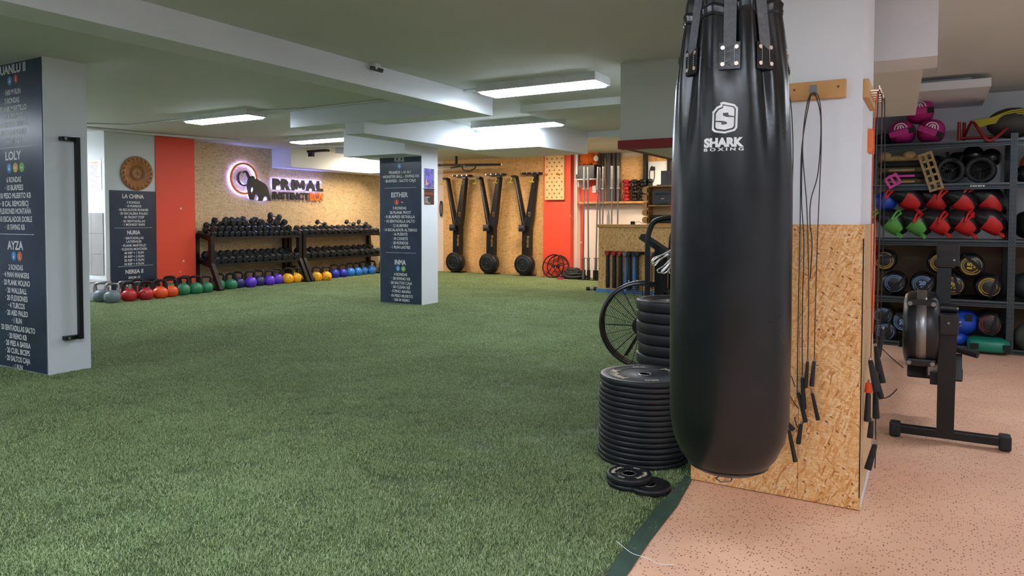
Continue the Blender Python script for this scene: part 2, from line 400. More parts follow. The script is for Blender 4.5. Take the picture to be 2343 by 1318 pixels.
# artificial grass pile: tufts scattered by geometry nodes
def grass():
    tb = MB(); rnd = random.Random(3)
    for k in range(190):
        a, rr = rnd.uniform(0, 2*PI), .085*math.sqrt(rnd.random()); x, y = rr*math.cos(a), rr*math.sin(a)
        t = rnd.uniform(0, 2*PI); h = rnd.uniform(.005, .012); lean = rnd.uniform(.003, .012); wd = rnd.uniform(.0008, .0014)
        dx, dy = math.cos(t), math.sin(t); px, py = -dy*wd, dx*wd
        tb.add([(x-px, y-py, 0), (x+px, y+py, 0), (x+dx*lean*.4+px*.8, y+dy*lean*.4+py*.8, h*.65), (x+dx*lean*.4-px*.8, y+dy*lean*.4-py*.8, h*.65), (x+dx*lean, y+dy*lean, h)], [(0, 1, 2, 3), (3, 2, 4)])
    tuft = bpy.data.objects.new('grass_tuft', tb.mesh('grass_tuft', 'turf_blade'))
    me = bpy.data.meshes.new('artificial_grass')
    regs = [((-1.03, .6), (-.97, 3.2)), ]
    vs, fs = [], []
    def quad(x0, y0, x1, y1):
        o = len(vs); vs.extend([(x0, y0, 0), (x1, y0, 0), (x1, y1, 0), (x0, y1, 0)]); fs.append((o, o+1, o+2, o+3))
    quad(-6.6, .4, -.985, 4.6); quad(-10.5, 4.6, -1.0, 13.15); quad(-10.2, 2.4, -6.6, 4.6)
    me.from_pydata(vs, [], fs); me.materials.append(M['turf_blade'])
    o = link('artificial_grass', me); o['kind'] = 'stuff'
    tag(o, 'short green artificial grass pile covering the gym floor', 'grass')
    ng = bpy.data.node_groups.new('grass', 'GeometryNodeTree')
    ng.interface.new_socket('Geometry', in_out='INPUT', socket_type='NodeSocketGeometry'); ng.interface.new_socket('Geometry', in_out='OUTPUT', socket_type='NodeSocketGeometry')
    N = ng.nodes; gi = N.new('NodeGroupInput'); go = N.new('NodeGroupOutput')
    ds = N.new('GeometryNodeDistributePointsOnFaces'); ds.inputs['Density'].default_value = 330
    oi = N.new('GeometryNodeObjectInfo'); oi.inputs['Object'].default_value = tuft; oi.inputs['As Instance'].default_value = True
    ip = N.new('GeometryNodeInstanceOnPoints'); rv = N.new('FunctionNodeRandomValue'); rv.data_type = 'FLOAT_VECTOR'
    rv.inputs['Max'].default_value = (0, 0, 6.283); rs = N.new('FunctionNodeRandomValue'); rs.inputs[2].default_value = .8; rs.inputs[3].default_value = 1.15
    L = ng.links.new
    L(gi.outputs[0], ds.inputs['Mesh']); L(ds.outputs['Points'], ip.inputs['Points']); L(oi.outputs['Geometry'], ip.inputs['Instance'])
    L(rv.outputs['Value'], ip.inputs['Rotation']); L(rs.outputs[1], ip.inputs['Scale']); L(ip.outputs[0], go.inputs[0])
    md = o.modifiers.new('grass', 'NODES'); md.node_group = ng
grass()
struct('ceiling', B((-14.5, -3, 2.5), (-.2, 14, 2.62)), 'ceiling_paint')
struct('ceiling_right', B((-.2, -3, 2.42), (3.2, 9.2, 2.62)), 'ceiling_paint')
struct('trim_2', B((-14.5, -3, 2.41), (-4.4, 3.25, 2.5)), 'ceiling_paint')            # low slab over the left column
struct('trim_3', B((-4.4, -3, 2.305), (-4.1, 6.6, 2.5)), 'white_paint')                # long beam
struct('trim_4', B((-6.78, 6.23, 2.305), (-4.4, 6.6, 2.5)), 'white_paint')
struct('trim_5', B((-2.65, -3, 2.455), (-.2, 4.95, 2.5)), 'ceiling_paint')
mb = B((-5.89, 6.24, 2.17), (-5.6, 8.55, 2.5))
mb.prism([(-5.89, 8.55), (-4.58, 8.55), (-4.47, 9.9), (-5.89, 9.9)], lambda x, y: (x, y, 2.17), lambda x, y: (x, y, 2.5))
struct('trim_6', mb, 'white_paint')
mb = B((-7.11, 7.5, 2.06), (-6.03, 7.862, 2.49)); mb.box((-7.11, 7.862, 2.06), (-6.78, 8.23, 2.49)); struct('trim_7', mb, 'white_paint')
mb = B((-10.75, 9.4, 2.15), (-10.22, 11.55, 2.5)); mb.box((-10.75, 11.55, 2.15), (-9.95, 13.2, 2.5))
struct('trim_8', mb, 'white_paint')
struct('trim_9', B((-9.6, 9.9, 2.41), (-2.3, 10.5, 2.5)), 'white_paint')
mb = B((-4.1, 7.2, 2.42), (-2.3, 7.9, 2.5)); struct('trim_10', mb, 'ceiling_paint')
# bulkhead behind the bag with dark red strip
bk = struct('trim_11', B((-2.26, 5.66, 1.85), (-.5, 8.35, 2.5)), 'ceiling_paint')
mb = B((-2.275, 5.645, 1.782), (-1.3, 5.76, 1.852)); mb.box((-1.295, 5.645, 1.782), (-.5, 5.76, 1.852)); mb.box((-2.275, 5.76, 1.79), (-2.2, 8.35, 1.85)); mb.build('trim_strip', 'dark_red_paint', bk)
B((-2.2, 5.76, 1.79), (-.5, 8.35, 1.85)).build('soffit_board', 'ceiling_paint', bk)
# right hand beams
struct('trim_12', B((-.9, 4.1, 2.0), (.013, 4.43, 2.5)), 'white_paint')
mb = MB(); mb.add([(-.9, 4.43, 2.0), (-.05, 4.43, 2.0), (-.105, 5.6, 1.905), (-.9, 5.6, 1.905), (-.9, 4.43, 2.5), (-.05, 4.43, 2.5), (-.105, 5.6, 2.5), (-.9, 5.6, 2.5)], [(0,1,2,3),(4,5,6,7),(0,1,5,4),(1,2,6,5),(2,3,7,6),(3,0,4,7)])
struct('trim_13', mb, 'ceiling_paint')
mb = B((-.6, 7.15, 2.3), (.41, 8.35, 2.37)); mb.box((-.6, 7.35, 2.37), (.28, 8.35, 2.43)); struct('trim_14', mb, 'white_paint')
struct('wall_shelf', B((-1.2, 8.35, 0), (3.2, 8.5, 2.5)), 'white_paint')
struct('wall_right', B((3.05, -3, 0), (3.2, 9.2, 2.5)), 'white_paint')
# back walls
wl = struct('wall_logo', B((-10.9, 7.55, 0), (-10.75, 13.4, 2.5)), 'grey_paint')
for i in range(5):
    y0 = 7.62+i*1.22; B((-10.75, y0, 0), (-10.728, min(y0+1.218, 13.2), 2.5)).build('board_panel', 'osb_logo', wl)
ws = struct('wall_back', B((-10.9, 13.22, 0), (-6.2, 13.4, 2.5)), 'pink_white_paint')
for i in range(3):
    x0 = -9.51+i*.875; B((x0, 13.198, 0), (x0+.873, 13.22, 2.5)).build('board_panel', 'osb_ski', ws)
rc = struct('trim_15', B((-6.885, 13.06, 0), (-6.27, 13.4, 2.5)), 'red_paint')
wb = struct('wall_office', B((-6.27, 13.4, 0), (-.5, 13.55, 2.6)), 'pink_white_paint')
B((-6.27, 13.39, 0), (-6.15, 13.4, 1.53)).build('painted_strip', 'red_paint', wb)
B((-6.27, 13.37, 1.53), (-5.75, 13.4, 2.2)).build('painted_patch', 'red_paint', wb)
for i in range(3):
    x0 = -5.75+i*1.15; B((x0, 13.37, 1.56), (x0+1.145, 13.4, 2.42)).build('board_panel', 'osb_ski', wb)
mb = B((-6.15, 13.2, 1.50), (-3.2, 13.4, 1.54)); mb.build('ledge_board', 'pine_wood', wb)
B((-6.1, 13.36, 1.44), (-3.2, 13.4, 1.465)).build('ledge_batten', 'pink_white_paint', wb)
for x in (-4.83, -4.35): B((x, 13.28, 1.54), (x+.07, 13.4, 2.5)).build('post', 'black_metal', wb)
B((-4.74, 13.33, 1.54), (-4.36, 13.37, 2.3)).build('white_board', 'white_paint', wb)
# grey and red pier on the left, corridor
gp = struct('trim_16', B((-12.6, 6.13, 0), (-10.555, 6.93, 2.5)), 'grey_paint')
struct('trim_17', B((-10.9, 6.93, 0), (-10.54, 7.62, 2.5)), 'red_paint')
tl = MB(); k = 0
for i in range(6):
    for j in range(3):
        x0 = -10.60-.31*(i+1); z0 = .35+j*.31
        B((x0, 6.118, z0), (x0+.305, 6.13, z0+.305)).build('tile', 'tile_grey', gp)
st = struct('trim_18', B((-12.6, 5.66, 0), (-10.42, 6.12, .265)), 'white_paint')
B((-12.6, 5.65, .265), (-10.41, 5.675, .28)).build('edge_strip', 'orange_paint', st)
B((-12.6, 5.675, .265), (-10.41, 6.12, .275)).build('step_top', 'tile_grey', st)
struct('wall_left', B((-12.8, -3, 0), (-12.6, 6.2, 2.5)), 'white_paint')

# ------------------------------------------------------------------ lights
def panel(x0, x1, y0, y1, z, top, label, glow='panel_glow', group=None):
    t = thing('ceiling_light', label, 'light', ((x0+x1)/2, (y0+y1)/2, z))
    hx, hy, h = (x1-x0)/2, (y1-y0)/2, top-z
    f = MB(); f.box((-hx, -hy, 0), (hx, -hy+.02, h)); f.box((-hx, hy-.02, 0), (hx, hy, h)); f.box((-hx, -hy+.02, 0), (-hx+.02, hy-.02, h)); f.box((hx-.02, -hy+.02, 0), (hx, hy-.02, h)); f.box((-hx+.02, -hy+.02, h-.01), (hx-.02, hy-.02, h))
    f.build('frame', 'white_plastic', t)
    a, b, c, d = hx-.021, hy-.021, hx-.033, hy-.033; m = MB()
    m.add([(-a, -b, .002), (a, -b, .002), (a, b, .002), (-a, b, .002), (-c, -d, -.016), (c, -d, -.016), (c, d, -.016), (-c, d, -.016)], [(0, 1, 2, 3), (4, 7, 6, 5), (0, 4, 5, 1), (1, 5, 6, 2), (2, 6, 7, 3), (3, 7, 4, 0)])
    m.build('diffuser', glow, t)
    return t
panel(-3.83, -2.58, 5.86, 6.21, 2.425, 2.5, 'long white LED ceiling panel nearest the punching bag')
panel(-5.42, -4.15, 8.16, 8.49, 2.425, 2.5, 'second LED ceiling panel above the stepped beam box')
panel(-8.26, -7.04, 5.80, 6.10, 2.43, 2.5, 'LED ceiling panel in front of the grey and red piers')
panel(-8.98, -7.72, 8.20, 8.50, 2.43, 2.5, 'LED ceiling panel half hidden behind the centre column capital')
# the room's further panels, outside the frame or behind beams
panel(-3.2, -1.95, 1.1, 1.4, 2.33, 2.455, 'LED ceiling panel over the turf beside the camera')
panel(-3.3, -2.05, -1.4, -1.1, 2.33, 2.5, 'LED ceiling panel behind the camera over turf')
panel(-.95, .3, .1, .4, 2.33, 2.455, 'LED ceiling panel above the camera in front of the bag')
panel(-7.4, -6.15, .6, .9, 2.33, 2.41, 'LED ceiling panel over the near left turf', 'panel_glow')
panel(-10.5, -9.25, 1.0, 1.3, 2.33, 2.41, 'LED ceiling panel over the far left turf', 'panel_glow')
panel(-7.4, -6.15, -1.6, -1.3, 2.33, 2.41, 'LED ceiling panel behind the camera at far left')
panel(.95, 2.2, 5.3, 5.6, 2.30, 2.42, 'LED ceiling panel over the rowing machine', 'panel_glow_cool')
panel(1.0, 2.25, 1.4, 1.7, 2.30, 2.42, 'LED ceiling panel over the peach rubber floor', 'panel_glow_cool')
panel(.9, 2.15, -1.6, -1.3, 2.30, 2.42, 'LED ceiling panel over the peach floor behind the camera', 'panel_glow_cool')
panel(-10.25, -9.0, 11.0, 11.3, 2.43, 2.5, 'LED ceiling panel behind the centre column capital', 'panel_glow_warm')
panel(-6.9, -5.65, 11.5, 11.8, 2.43, 2.5, 'LED ceiling panel near the red column', 'panel_glow_warm')
panel(-4.2, -2.95, 12.2, 12.5, 2.43, 2.5, 'LED ceiling panel over the office counter', 'panel_glow_warm')
panel(-12.4, -11.15, 4.7, 5.0, 2.33, 2.5, 'LED ceiling panel in the white side corridor', 'panel_glow_bright')

# ------------------------------------------------------------------ columns and their banners
def icon(mb_parent, fmap, u, v, r, matname, kind, rx=1.0):
    d = MB(); n = 20; d.add([fmap(u+r*rx*math.cos(2*PI*i/n), v+r*math.sin(2*PI*i/n)) for i in range(n)], [tuple(range(n))])
    o = d.build('icon', matname, mb_parent)
    g = MB(); f2 = lambda a, b: fmap(u+a*r*rx, v+b*r, 1)
    def blob(cx, cy, a, b, m=12): g.add([f2(cx+a*math.cos(2*PI*i/m), cy+b*math.sin(2*PI*i/m)) for i in range(m)], [tuple(range(m))])
    if kind == 'bell':
        blob(0, -.2, .34, .34)
        for i in range(8):
            t0, t1 = PI*i/8, PI*(i+1)/8
            g.add([f2(.3*math.cos(t0), .15+.42*math.sin(t0)), f2(.3*math.cos(t1), .15+.42*math.sin(t1)), f2(.17*math.cos(t1), .15+.28*math.sin(t1)), f2(.17*math.cos(t0), .15+.28*math.sin(t0))], [(0, 1, 2, 3)])
    elif kind == 'run':
        blob(0, .45, .13, .13); g.add([f2(-.1, .3), f2(.12, .3), f2(.1, -.1), f2(.3, -.6), f2(.15, -.6), f2(0, -.2), f2(-.25, -.6), f2(-.38, -.55), f2(-.1, -.05)], [(0, 1, 2, 3, 4, 5, 6, 7, 8)])
    else:
        blob(-.3, .1, .14, .14); g.add([f2(-.55, -.2), f2(.5, -.2), f2(.55, -.08), f2(.1, .12), f2(-.2, -.05), f2(-.55, -.08)], [(0, 1, 2, 3, 4, 5)])
    g.build('pictogram', 'letter_white', o)
def banner(name, label, fmap, u0, u1, v0, v1, lines, lineseps, icons, parent_rot=None):
    b = MB(); b.prism([(u0, v0), (u1, v0), (u1, v1), (u0, v1)], lambda u, v: fmap(u, v, -2), lambda u, v: fmap(u, v, -1))
    o = b.build(name, 'banner_vinyl'); tag(o, label, 'banner')
    t = MB()
    for txt, u, v, hgt, wd in lines: put_text(t, txt, (u, v), hgt, wd, fmap, .03 if hgt > .05 else .023)
    for (a0, a1, v) in lineseps: t.add([fmap(a0, v), fmap(a1, v), fmap(a1, v+.004), fmap(a0, v+.004)], [(0, 1, 2, 3)])
    t.build('lettering', 'letter_white', o)['kind'] = 'stuff'
    for ic in icons: icon(o, fmap, *ic)
    return o
D = .0012
# centre column
struct('column', B((-6.775, 7.864, -.02), (-6.03, 8.235, 2.4)), 'white_paint')
zc = lambda y: 1.2-(y-500.3)*1.2/196.3
uc = lambda x: -6.765+(x-868.8)*.742/95.0
fc = lambda u, v, k=0: (u, 7.857-k*D/1.5-.002, v)
oy = lambda y: 320+y/3.467
ox = lambda x: 840+x/3.467
cl = []
for txt, x, y, wd, hd in [('KIKE', 258, 157, 78, 1), ('PIRAMIDE 1-10 10-1', 260, 260, 172, 0), ('· MONSTER BALL - SWING KB', 262, 293, 294, 0), ('· BURPEES - SALTO CAJA', 262, 327, 250, 0),
    ('ESTHER', 258, 438, 132, 1), ('5 RONDAS', 258, 543, 106, 0), ('· 20 PLANK PIVOT', 258, 578, 178, 0), ('· 8 BURPEES ESTRELLA', 258, 612, 240, 0), ('· 10 SENTADILLA SALTO', 258, 647, 238, 0), ('· 12 SURFERS', 258, 682, 136, 0), ('· 14 ESCALADOR ALTERNO', 259, 716, 270, 0), ('· 16 PUENTE', 259, 750, 122, 0), ('· 18 COHETE', 259, 785, 126, 0), ('· 20 FONDOS', 260, 819, 130, 0), ('· 1 RUN LASTRE', 261, 853, 156, 0),
    ('INMA', 262, 972, 88, 1), ('4 RONDAS', 264, 1069, 104, 0), ('· 30 SWING KB', 265, 1103, 146, 0), ('· 20 SALTOS CAJA', 265, 1137, 180, 0), ('· 20 CLEAN KB', 265, 1170, 146, 0), ('· 5 PINO ARAÑA', 266, 1204, 158, 0), ('· 10 PESO MUERTO', 267, 1240, 184, 0), ('· 500 M REMO', 268, 1273, 132, 0)]:
    cl.append((txt, uc(ox(x)), zc(oy(y)), (.068 if hd else .040), wd/3.467*.742/95))
banner('workout_banner', 'navy workout banner on the centre column headed Kike, Esther and Inma', fc, -6.765, -6.035, .012, 2.05, cl,
       [(uc(ox(140)), uc(ox(390)), zc(oy(385))), (uc(ox(145)), uc(ox(385)), zc(oy(899)))],
       [(uc(ox(258)), zc(oy(212)), .038, 'icon_blue', 'bell'), (uc(ox(236)), zc(oy(496)), .042, 'icon_red', 'run'), (uc(ox(279)), zc(oy(497)), .038, 'banner_vinyl', 'plank'), (uc(ox(244)), zc(oy(1022)), .040, 'icon_blue', 'bell'), (uc(ox(286)), zc(oy(1024)), .040, 'icon_green', 'plank')])
# left column
struct('column_left', B((-6.60, 2.895, -.02), (-5.76, 3.21, 2.42)), 'white_paint')
fl = lambda u, v, k=0: (u, 2.889-k*D/1.5-.002, v)
# 364 px span 1.2 m at the near corner; 3.37 px per cm on the visible part of the face
zl = lambda y: 1.2-(y-499.5)/345*1.2
ll = []
for txt, y, hd, wd in [('JUANLU II', 166, 1, .42), ('· 1600 M RUN', 217, 0, .26), ('5 RONDAS', 236, 0, .22), ('· PLANK MARTILLO', 254, 0, .42), ('· 10 BURROLLS', 271, 0, .30), ('· FLEXIONES HINDÚS', 289, 0, .46), ('· 10 CLEAN SQUAT', 307, 0, .42), ('· 1600 M RUN', 325, 0, .26),
    ('LOLY', 359, 1, .24), ('6 RONDAS', 413, 0, .22), ('· 10 BURPEES', 431, 0, .28), ('· 10 PESO MUERTO KB', 449, 0, .50), ('· 8 CAL REMO/BICI', 467, 0, .42), ('· FLEXIONES MONTAÑA', 484, 0, .50), ('· 10 ESCALADOR DOBLE', 502, 0, .52), ('· 10 SWING KB', 520, 0, .30),
    ('AYZA', 561, 1, .24), ('2 RONDAS', 611, 0, .22), ('· 4 MAN MANKERS', 628, 0, .40), ('· 20 PLANK MOLINO', 646, 0, .42), ('· 20 WALLBALL', 664, 0, .32), ('· 20 FLEXIONES', 681, 0, .34), ('· 4 TURCOS', 698, 0, .25), ('· 20 ABD PALEO', 715, 0, .34), ('· 1 RUN', 732, 0, .15), ('· 20 SENTADILLAS SALTO', 750, 0, .54), ('· 20 REMO KB', 768, 0, .29), ('· 20 PIES A BARRA', 785, 0, .40), ('· 20 CURL BICEPS', 802, 0, .37), ('· 20 SALTOS CAJA', 820, 0, .38), ('· 1 RUN', 838, 0, .15)]:
    ll.append((txt, -6.205, zl(y), (.068 if hd else .043), wd))
banner('workout_banner', 'navy workout banner on the left column headed Juanlu, Loly and Ayza', fl, -6.59, -5.775, .012, 2.405, ll,
       [(-6.5, -5.92, zl(342)), (-6.5, -5.92, zl(537))],
       [(-6.235, zl(192), .036, 'icon_blue', 'bell'), (-6.14, zl(190), .036, 'icon_red', 'run'), (-6.27, zl(387), .038, 'icon_blue', 'bell'), (-6.175, zl(387), .038, 'icon_yellow', 'plank'), (-6.08, zl(387), .038, 'icon_green', 'plank'), (-6.23, zl(586), .038, 'icon_blue', 'bell'), (-6.14, zl(586), .038, 'icon_orange', 'run')])
# grab handle on the left column
h = thing('grab_bar', 'long black vertical grab bar bolted to the left column', 'handle', (-5.76, 3.1, .26))
B((.045, -.016, 0), (.077, .016, 1.56)).build('bar', 'black_metal', h)
for z in (0, 1.53): B((0, -.105, z), (.05, .016, z+.03)).build('bracket', 'black_metal', h); MB().cyl((0, -.08, z+.015), (.056, -.08, z+.015), .011).build('bolt', 'chrome', h)
# grey pier banner (faces +x)
fg = lambda u, v, k=0: (-10.552+k*D+.003, u, v)
ug = lambda x: 6.19+(x-255)*.735/109.0
zg = lambda y: 1.2-(y-502)/150.5
gl = []
for txt, y, hd, wd in [('LA CHINA', 452, 1, 51), ('3 RONDAS', 466, 0, 31), ('· 10 FONDOS', 474.5, 0, 38), ('· 20 ESCALDOR RUNNER', 483, 0, 73), ('· 30 ESCALERA PALEO', 491.5, 0, 69), ('· 40 FRONT STEP', 500, 0, 51), ('· 50 SENTADILLAS', 509, 0, 55), ('· 1 MONKEY BARS', 517, 0, 54),
    ('NURIA', 535, 1, 31), ('· SENTADILLAS', 548, 0, 46), ('LATERALES', 556, 0, 36), ('· PLANK MARTILLO', 565, 0, 58), ('· FLEXION MONTAÑA', 573.5, 0, 63), ('40 REP + 1 RUN', 582, 0, 46), ('30 REP + 2 RUN', 590.5, 0, 47), ('20 REP + 3 RUN', 599, 0, 47), ('10 REP + 4 RUN', 607.5, 0, 46), ('NEREA II', 625, 1, 42), ('EMOM 15\'', 639, 0, 28), ('1ª RONDA', 648, 0, 30), ('8 CAL · M', 657, 0, 40)]:
    gl.append((txt, ug(310), zg(y), (.062 if hd else .036), wd*.735/109))
banner('workout_banner', 'navy workout banner on the grey pier headed La China, Nuria and Nerea', fg, 6.19, 6.925, .02, 1.615, gl, [(ug(265), ug(355), zg(525)), (ug(272), ug(355), zg(613))], [])
# carved wooden disc
cd = thing('carved_plate', 'round carved wooden plate with a star hanging above the grey pier banner', 'plate', (-10.55, 6.62, 1.885))
mx = Matrix.Rotation(R(90), 3, 'Y')
MB().lathe([(.25, 0), (.262, .012), (.255, .03), (.19, .026), (.185, .018), (0.0, .018)], 48, mat=mx).build('disc', 'carved_wood', cd)
cv = MB().ellip((0, 0, 0), (.006, .026, .012), 8, 6).mesh('carving', 'carved_dark')
for i in range(20):
    t = 2*PI*i/20; link('carving', cv, cd, (.029, .222*math.cos(t), .222*math.sin(t)), (t+.9, 0, 0))
r_ = MB().torus((.02, 0, 0), (1, 0, 0), .118, .004, 40); r_.torus((.02, 0, 0), (1, 0, 0), .096, .007, 40); r_.torus((.02, 0, 0), (1, 0, 0), .075, .003, 40)
for i in range(6):
    t = 2*PI*i/6+.5; a = (.021, .07*math.cos(t), .07*math.sin(t)); p = (.021, .022*math.cos(t+.35), .022*math.sin(t+.35)); q = (.021, .022*math.cos(t-.35), .022*math.sin(t-.35))
    r_.add([(.021, 0, 0), p, a, q], [(0, 1, 2, 3)])
r_.build('star_rosette', 'carved_dark', cd)
# paper notice on the white return wall
fp = lambda u, v, k=0: (u, 6.127-.001*k-.002, v)
nt = MB().prism([(-10.93, 1.62), (-10.63, 1.62), (-10.63, 2.06), (-10.93, 2.06)], lambda u, v: fp(u, v, 0), lambda u, v: fp(u, v, 1)).build('paper_notice', 'paper'); tag(nt, 'white printed notice on the bright return wall beside the grey pier', 'notice')
pl = MB()
for i in range(16):
    z = 1.985-i*.021
    if i % 3 != 2 or True: pl.add([fp(-10.91, z, 2), fp(-10.91+random.uniform(.15, .26), z, 2), fp(-10.91+random.uniform(.15, .26), z-.008, 2), fp(-10.91, z-.008, 2)], [(0, 1, 2, 3)])
pl.build('lettering', 'print_grey', nt)
hd = MB(); put_text(hd, 'NORMAS', (-10.79, 2.025), .025, .18, lambda u, v: fp(u, v, 2)); hd.build('heading', 'orange_paint', nt)
# posters on the centre column side (faces +x)
fs_ = lambda u, v, k=0: (-6.03+.001*k+.002, u, v)
def rect(mbx, u0, u1, v0, v1, k, f): mbx.add([f(u0, v0, k), f(u1, v0, k), f(u1, v1, k), f(u0, v1, k)], [(0, 1, 2, 3)])
for (v0, v1, mat, lab) in [(1.62, 1.9, 'poster_night', 'blue violet night poster taped high on the centre column side'), (1.39, 1.615, 'poster_dark', 'dark poster with red heading below the violet one on the centre column')]:
    o = MB().prism([(7.90, v0-.02), (8.16, v0-.02), (8.16, v1), (7.90, v1)], lambda u, v: fs_(u, v, 0), lambda u, v: fs_(u, v, 1)).build('poster', 'paper'); tag(o, lab, 'poster')
    q = MB(); rect(q, 7.915, 8.145, v0, v1-.01, 2, fs_); q.build('picture', mat, o)
    q = MB()
    if mat == 'poster_night':
        q.add([fs_(7.95, 1.66, 3), fs_(8.0, 1.655, 3), fs_(8.01, 1.69, 3), fs_(7.985, 1.7, 3), fs_(7.975, 1.745, 3), fs_(7.955, 1.74, 3)], [(0, 1, 2, 3, 4, 5)]); q.build('glow_figure', 'poster_glow', o)
    else:
        put_text(q, 'FACE YOUR FEAR', (8.02, 1.545), .03, .2, lambda u, v: fs_(u, v, 3)); q.build('lettering', 'poster_red', o)
        q = MB()
        for i in range(5): rect(q, 7.93, 7.93+random.uniform(.06, .15), 1.49-i*.02, 1.497-i*.02, 3, fs_)
        q.build('small_print', 'letter_white', o)

# ------------------------------------------------------------------ logo sign on the board wall
lg = thing('logo_sign', 'backlit sign with orange ring, black mammoth and gym name', 'sign', (-10.728, 9.5, 1.75))
def sg(y, z, x): return (x-(-10.728), y-9.5, z-1.75)
def plate(poly, name, mat, x0=-10.69, x1=-10.67, parent=lg):
    return MB().prism(poly, lambda a, b: sg(a, b, x0), lambda a, b: sg(a, b, x1)).build(name, mat, parent)
yc, zr, ry, rz = 8.72, 1.912, .297, .287
n = 56; mb = MB()
ro = lambda k, t: (yc+(ry-k)*math.cos(t), zr+(rz-k)*math.sin(t))
ring_t = [2*PI*i/n for i in range(n)]
for i in range(n):
    t0, t1 = ring_t[i], ring_t[(i+1) % n]; a, b, c, d = ro(0, t0), ro(0, t1), ro(.034, t1), ro(.034, t0)
    for x0, x1 in ((-10.668, -10.668),): mb.add([sg(*a, x0), sg(*b, x0), sg(*c, x0), sg(*d, x0)], [(0, 1, 2, 3)])
    mb.add([sg(*a, -10.668), sg(*b, -10.668), sg(*b, -10.69), sg(*a, -10.69)], [(0, 1, 2, 3)]); mb.add([sg(*c, -10.668), sg(*d, -10.668), sg(*d, -10.69), sg(*c, -10.69)], [(0, 1, 2, 3)])
mb.build('ring', 'orange_paint', lg)
body = [(8.821,1.931),(8.854,1.959),(8.897,1.97),(8.935,1.959),(8.951,1.933),(8.948,1.915),(8.983,1.921),(9.037,1.893),(9.114,1.865),(9.181,1.832),(9.225,1.784),(9.252,1.713),(9.279,1.615),(9.306,1.525),(9.232,1.521),(9.238,1.551),(9.216,1.586),(9.177,1.605),(9.149,1.589),(9.131,1.548),(9.109,1.517),(9.026,1.519),(9.043,1.555),(9.033,1.608),(9.0,1.634),(8.968,1.651),(8.946,1.633),(8.929,1.588),(8.917,1.535),(8.836,1.542),(8.842,1.555),(8.821,1.603),(8.801,1.673),(8.786,1.742),(8.782,1.82),(8.799,1.882)]
plate(body, 'mammoth', 'sign_black', -10.69, -10.655)
plate([(8.877,1.758),(8.891,1.728),(8.882,1.693),(8.865,1.665),(8.858,1.692),(8.863,1.736)], 'trunk_gap_glow', 'led_violet', -10.656, -10.6535)  # added glowing sliver on the solid plate, imitating backlight through a gap
plate([(8.884,1.69),(8.872,1.64),(8.862,1.655),(8.866,1.69)], 'ring_glimpse', 'orange_paint', -10.656, -10.653)
for pts, rr in (([(8.695,2.008),(8.712,2.032),(8.749,2.043),(8.775,2.028),(8.796,1.991),(8.832,1.919)], [.004,.012,.015,.016,.018,.02]), ([(8.643,2.031),(8.606,1.999),(8.585,1.955),(8.584,1.89),(8.604,1.839),(8.65,1.802),(8.713,1.787),(8.787,1.799)], [.005,.013,.016,.017,.016,.014,.013,.013])):
    up, dn = [], []
    for i, p in enumerate(pts):
        d = Vector(pts[min(i+1, len(pts)-1)])-Vector(pts[max(i-1, 0)]); nn = Vector((-d.y, d.x)).normalized()*rr[i]
        up.append(tuple(Vector(p)+nn)); dn.append(tuple(Vector(p)-nn))
    mb = MB()
    for i in range(len(pts)-1): mb.prism([up[i], up[i+1], dn[i+1], dn[i]], lambda a, b: sg(a, b, -10.69), lambda a, b: sg(a, b, -10.655))
    mb.build('tusk', 'sign_black', lg)
def letters(word, y0, y1, z0, z1, mat, bold):
    mm = [Vector((x, y, 0)) for x, y in ((0, 0), (.27, 0), (.27, .56), (.43, .1), (.62, .1), (.78, .56), (.78, 0), (1.05, 0), (1.05, 1), (.72, 1), (.525, .45), (.33, 1), (0, 1))]
    tot = [(mm, [tuple(range(13))], 1.05) if ch == 'M' else text_poly(ch, bold) for ch in word]; gap = .075
    W = sum(t[2] for t in tot)+gap*(len(word)-1); k = (y1-y0)/W; y = y0
    for ch, (vs, fs, wd) in zip(word, tot):
        mb = MB(); front = [sg(y+v.x*k, z0+v.y*(z1-z0), -10.665) for v in vs]; back = [sg(y+v.x*k, z0+v.y*(z1-z0), -10.69) for v in vs]
        ed = {}
        for f in fs:
            for a, b in zip(f, f[1:]+f[:1]): ed[(a, b)] = 1
        nv = len(vs); sides = [(a, b, b+nv, a+nv) for (a, b) in ed if (b, a) not in ed]
        mb.add(front+back, fs+[tuple(i+nv for i in reversed(f)) for f in fs]+sides)
        mb.build('letter', mat, lg); y += (wd+gap)*k
letters('PRIMAL', 9.362, 10.655, 1.757, 1.942, 'sign_black', .075)
letters('INSTINCT', 9.364, 10.27, 1.565, 1.70, 'sign_black', .04)
letters('BCN', 10.295, 10.652, 1.562, 1.706, 'orange_paint', .04)
# LED strips behind the sign
mb = MB(); mb.tube([sg(yc+(ry-.017)*math.cos(t), zr+(rz-.017)*math.sin(t), -10.706) for t in ring_t], .008, 6, True)
mb.tube([sg(9.40, 1.79, -10.706), sg(9.40, 1.90, -10.706)], .007, 6)
for z in (1.77, 1.925): mb.tube([sg(9.38, z, -10.706), sg(10.64, z+.004, -10.706)], .007, 6)
mb.tube([sg(a, b, -10.706) for a, b in [(8.87, 1.56), (8.86, 1.75), (8.87, 1.93)]], .007, 6)
mb.tube([sg(a, b, -10.706) for a, b in [(9.06, 1.54), (9.09, 1.58), (9.25, 1.56)]], .008, 6)
mb.tube([sg(a, b, -10.706) for a, b in [(9.0, 1.88), (9.17, 1.80), (9.24, 1.66)]], .007, 6)
mb.tube([sg(a, b, -10.706) for a, b in [(8.61, 1.86), (8.66, 1.82), (8.74, 1.81)]], .006, 6)
mb.build('light_strip', 'led_violet', lg)

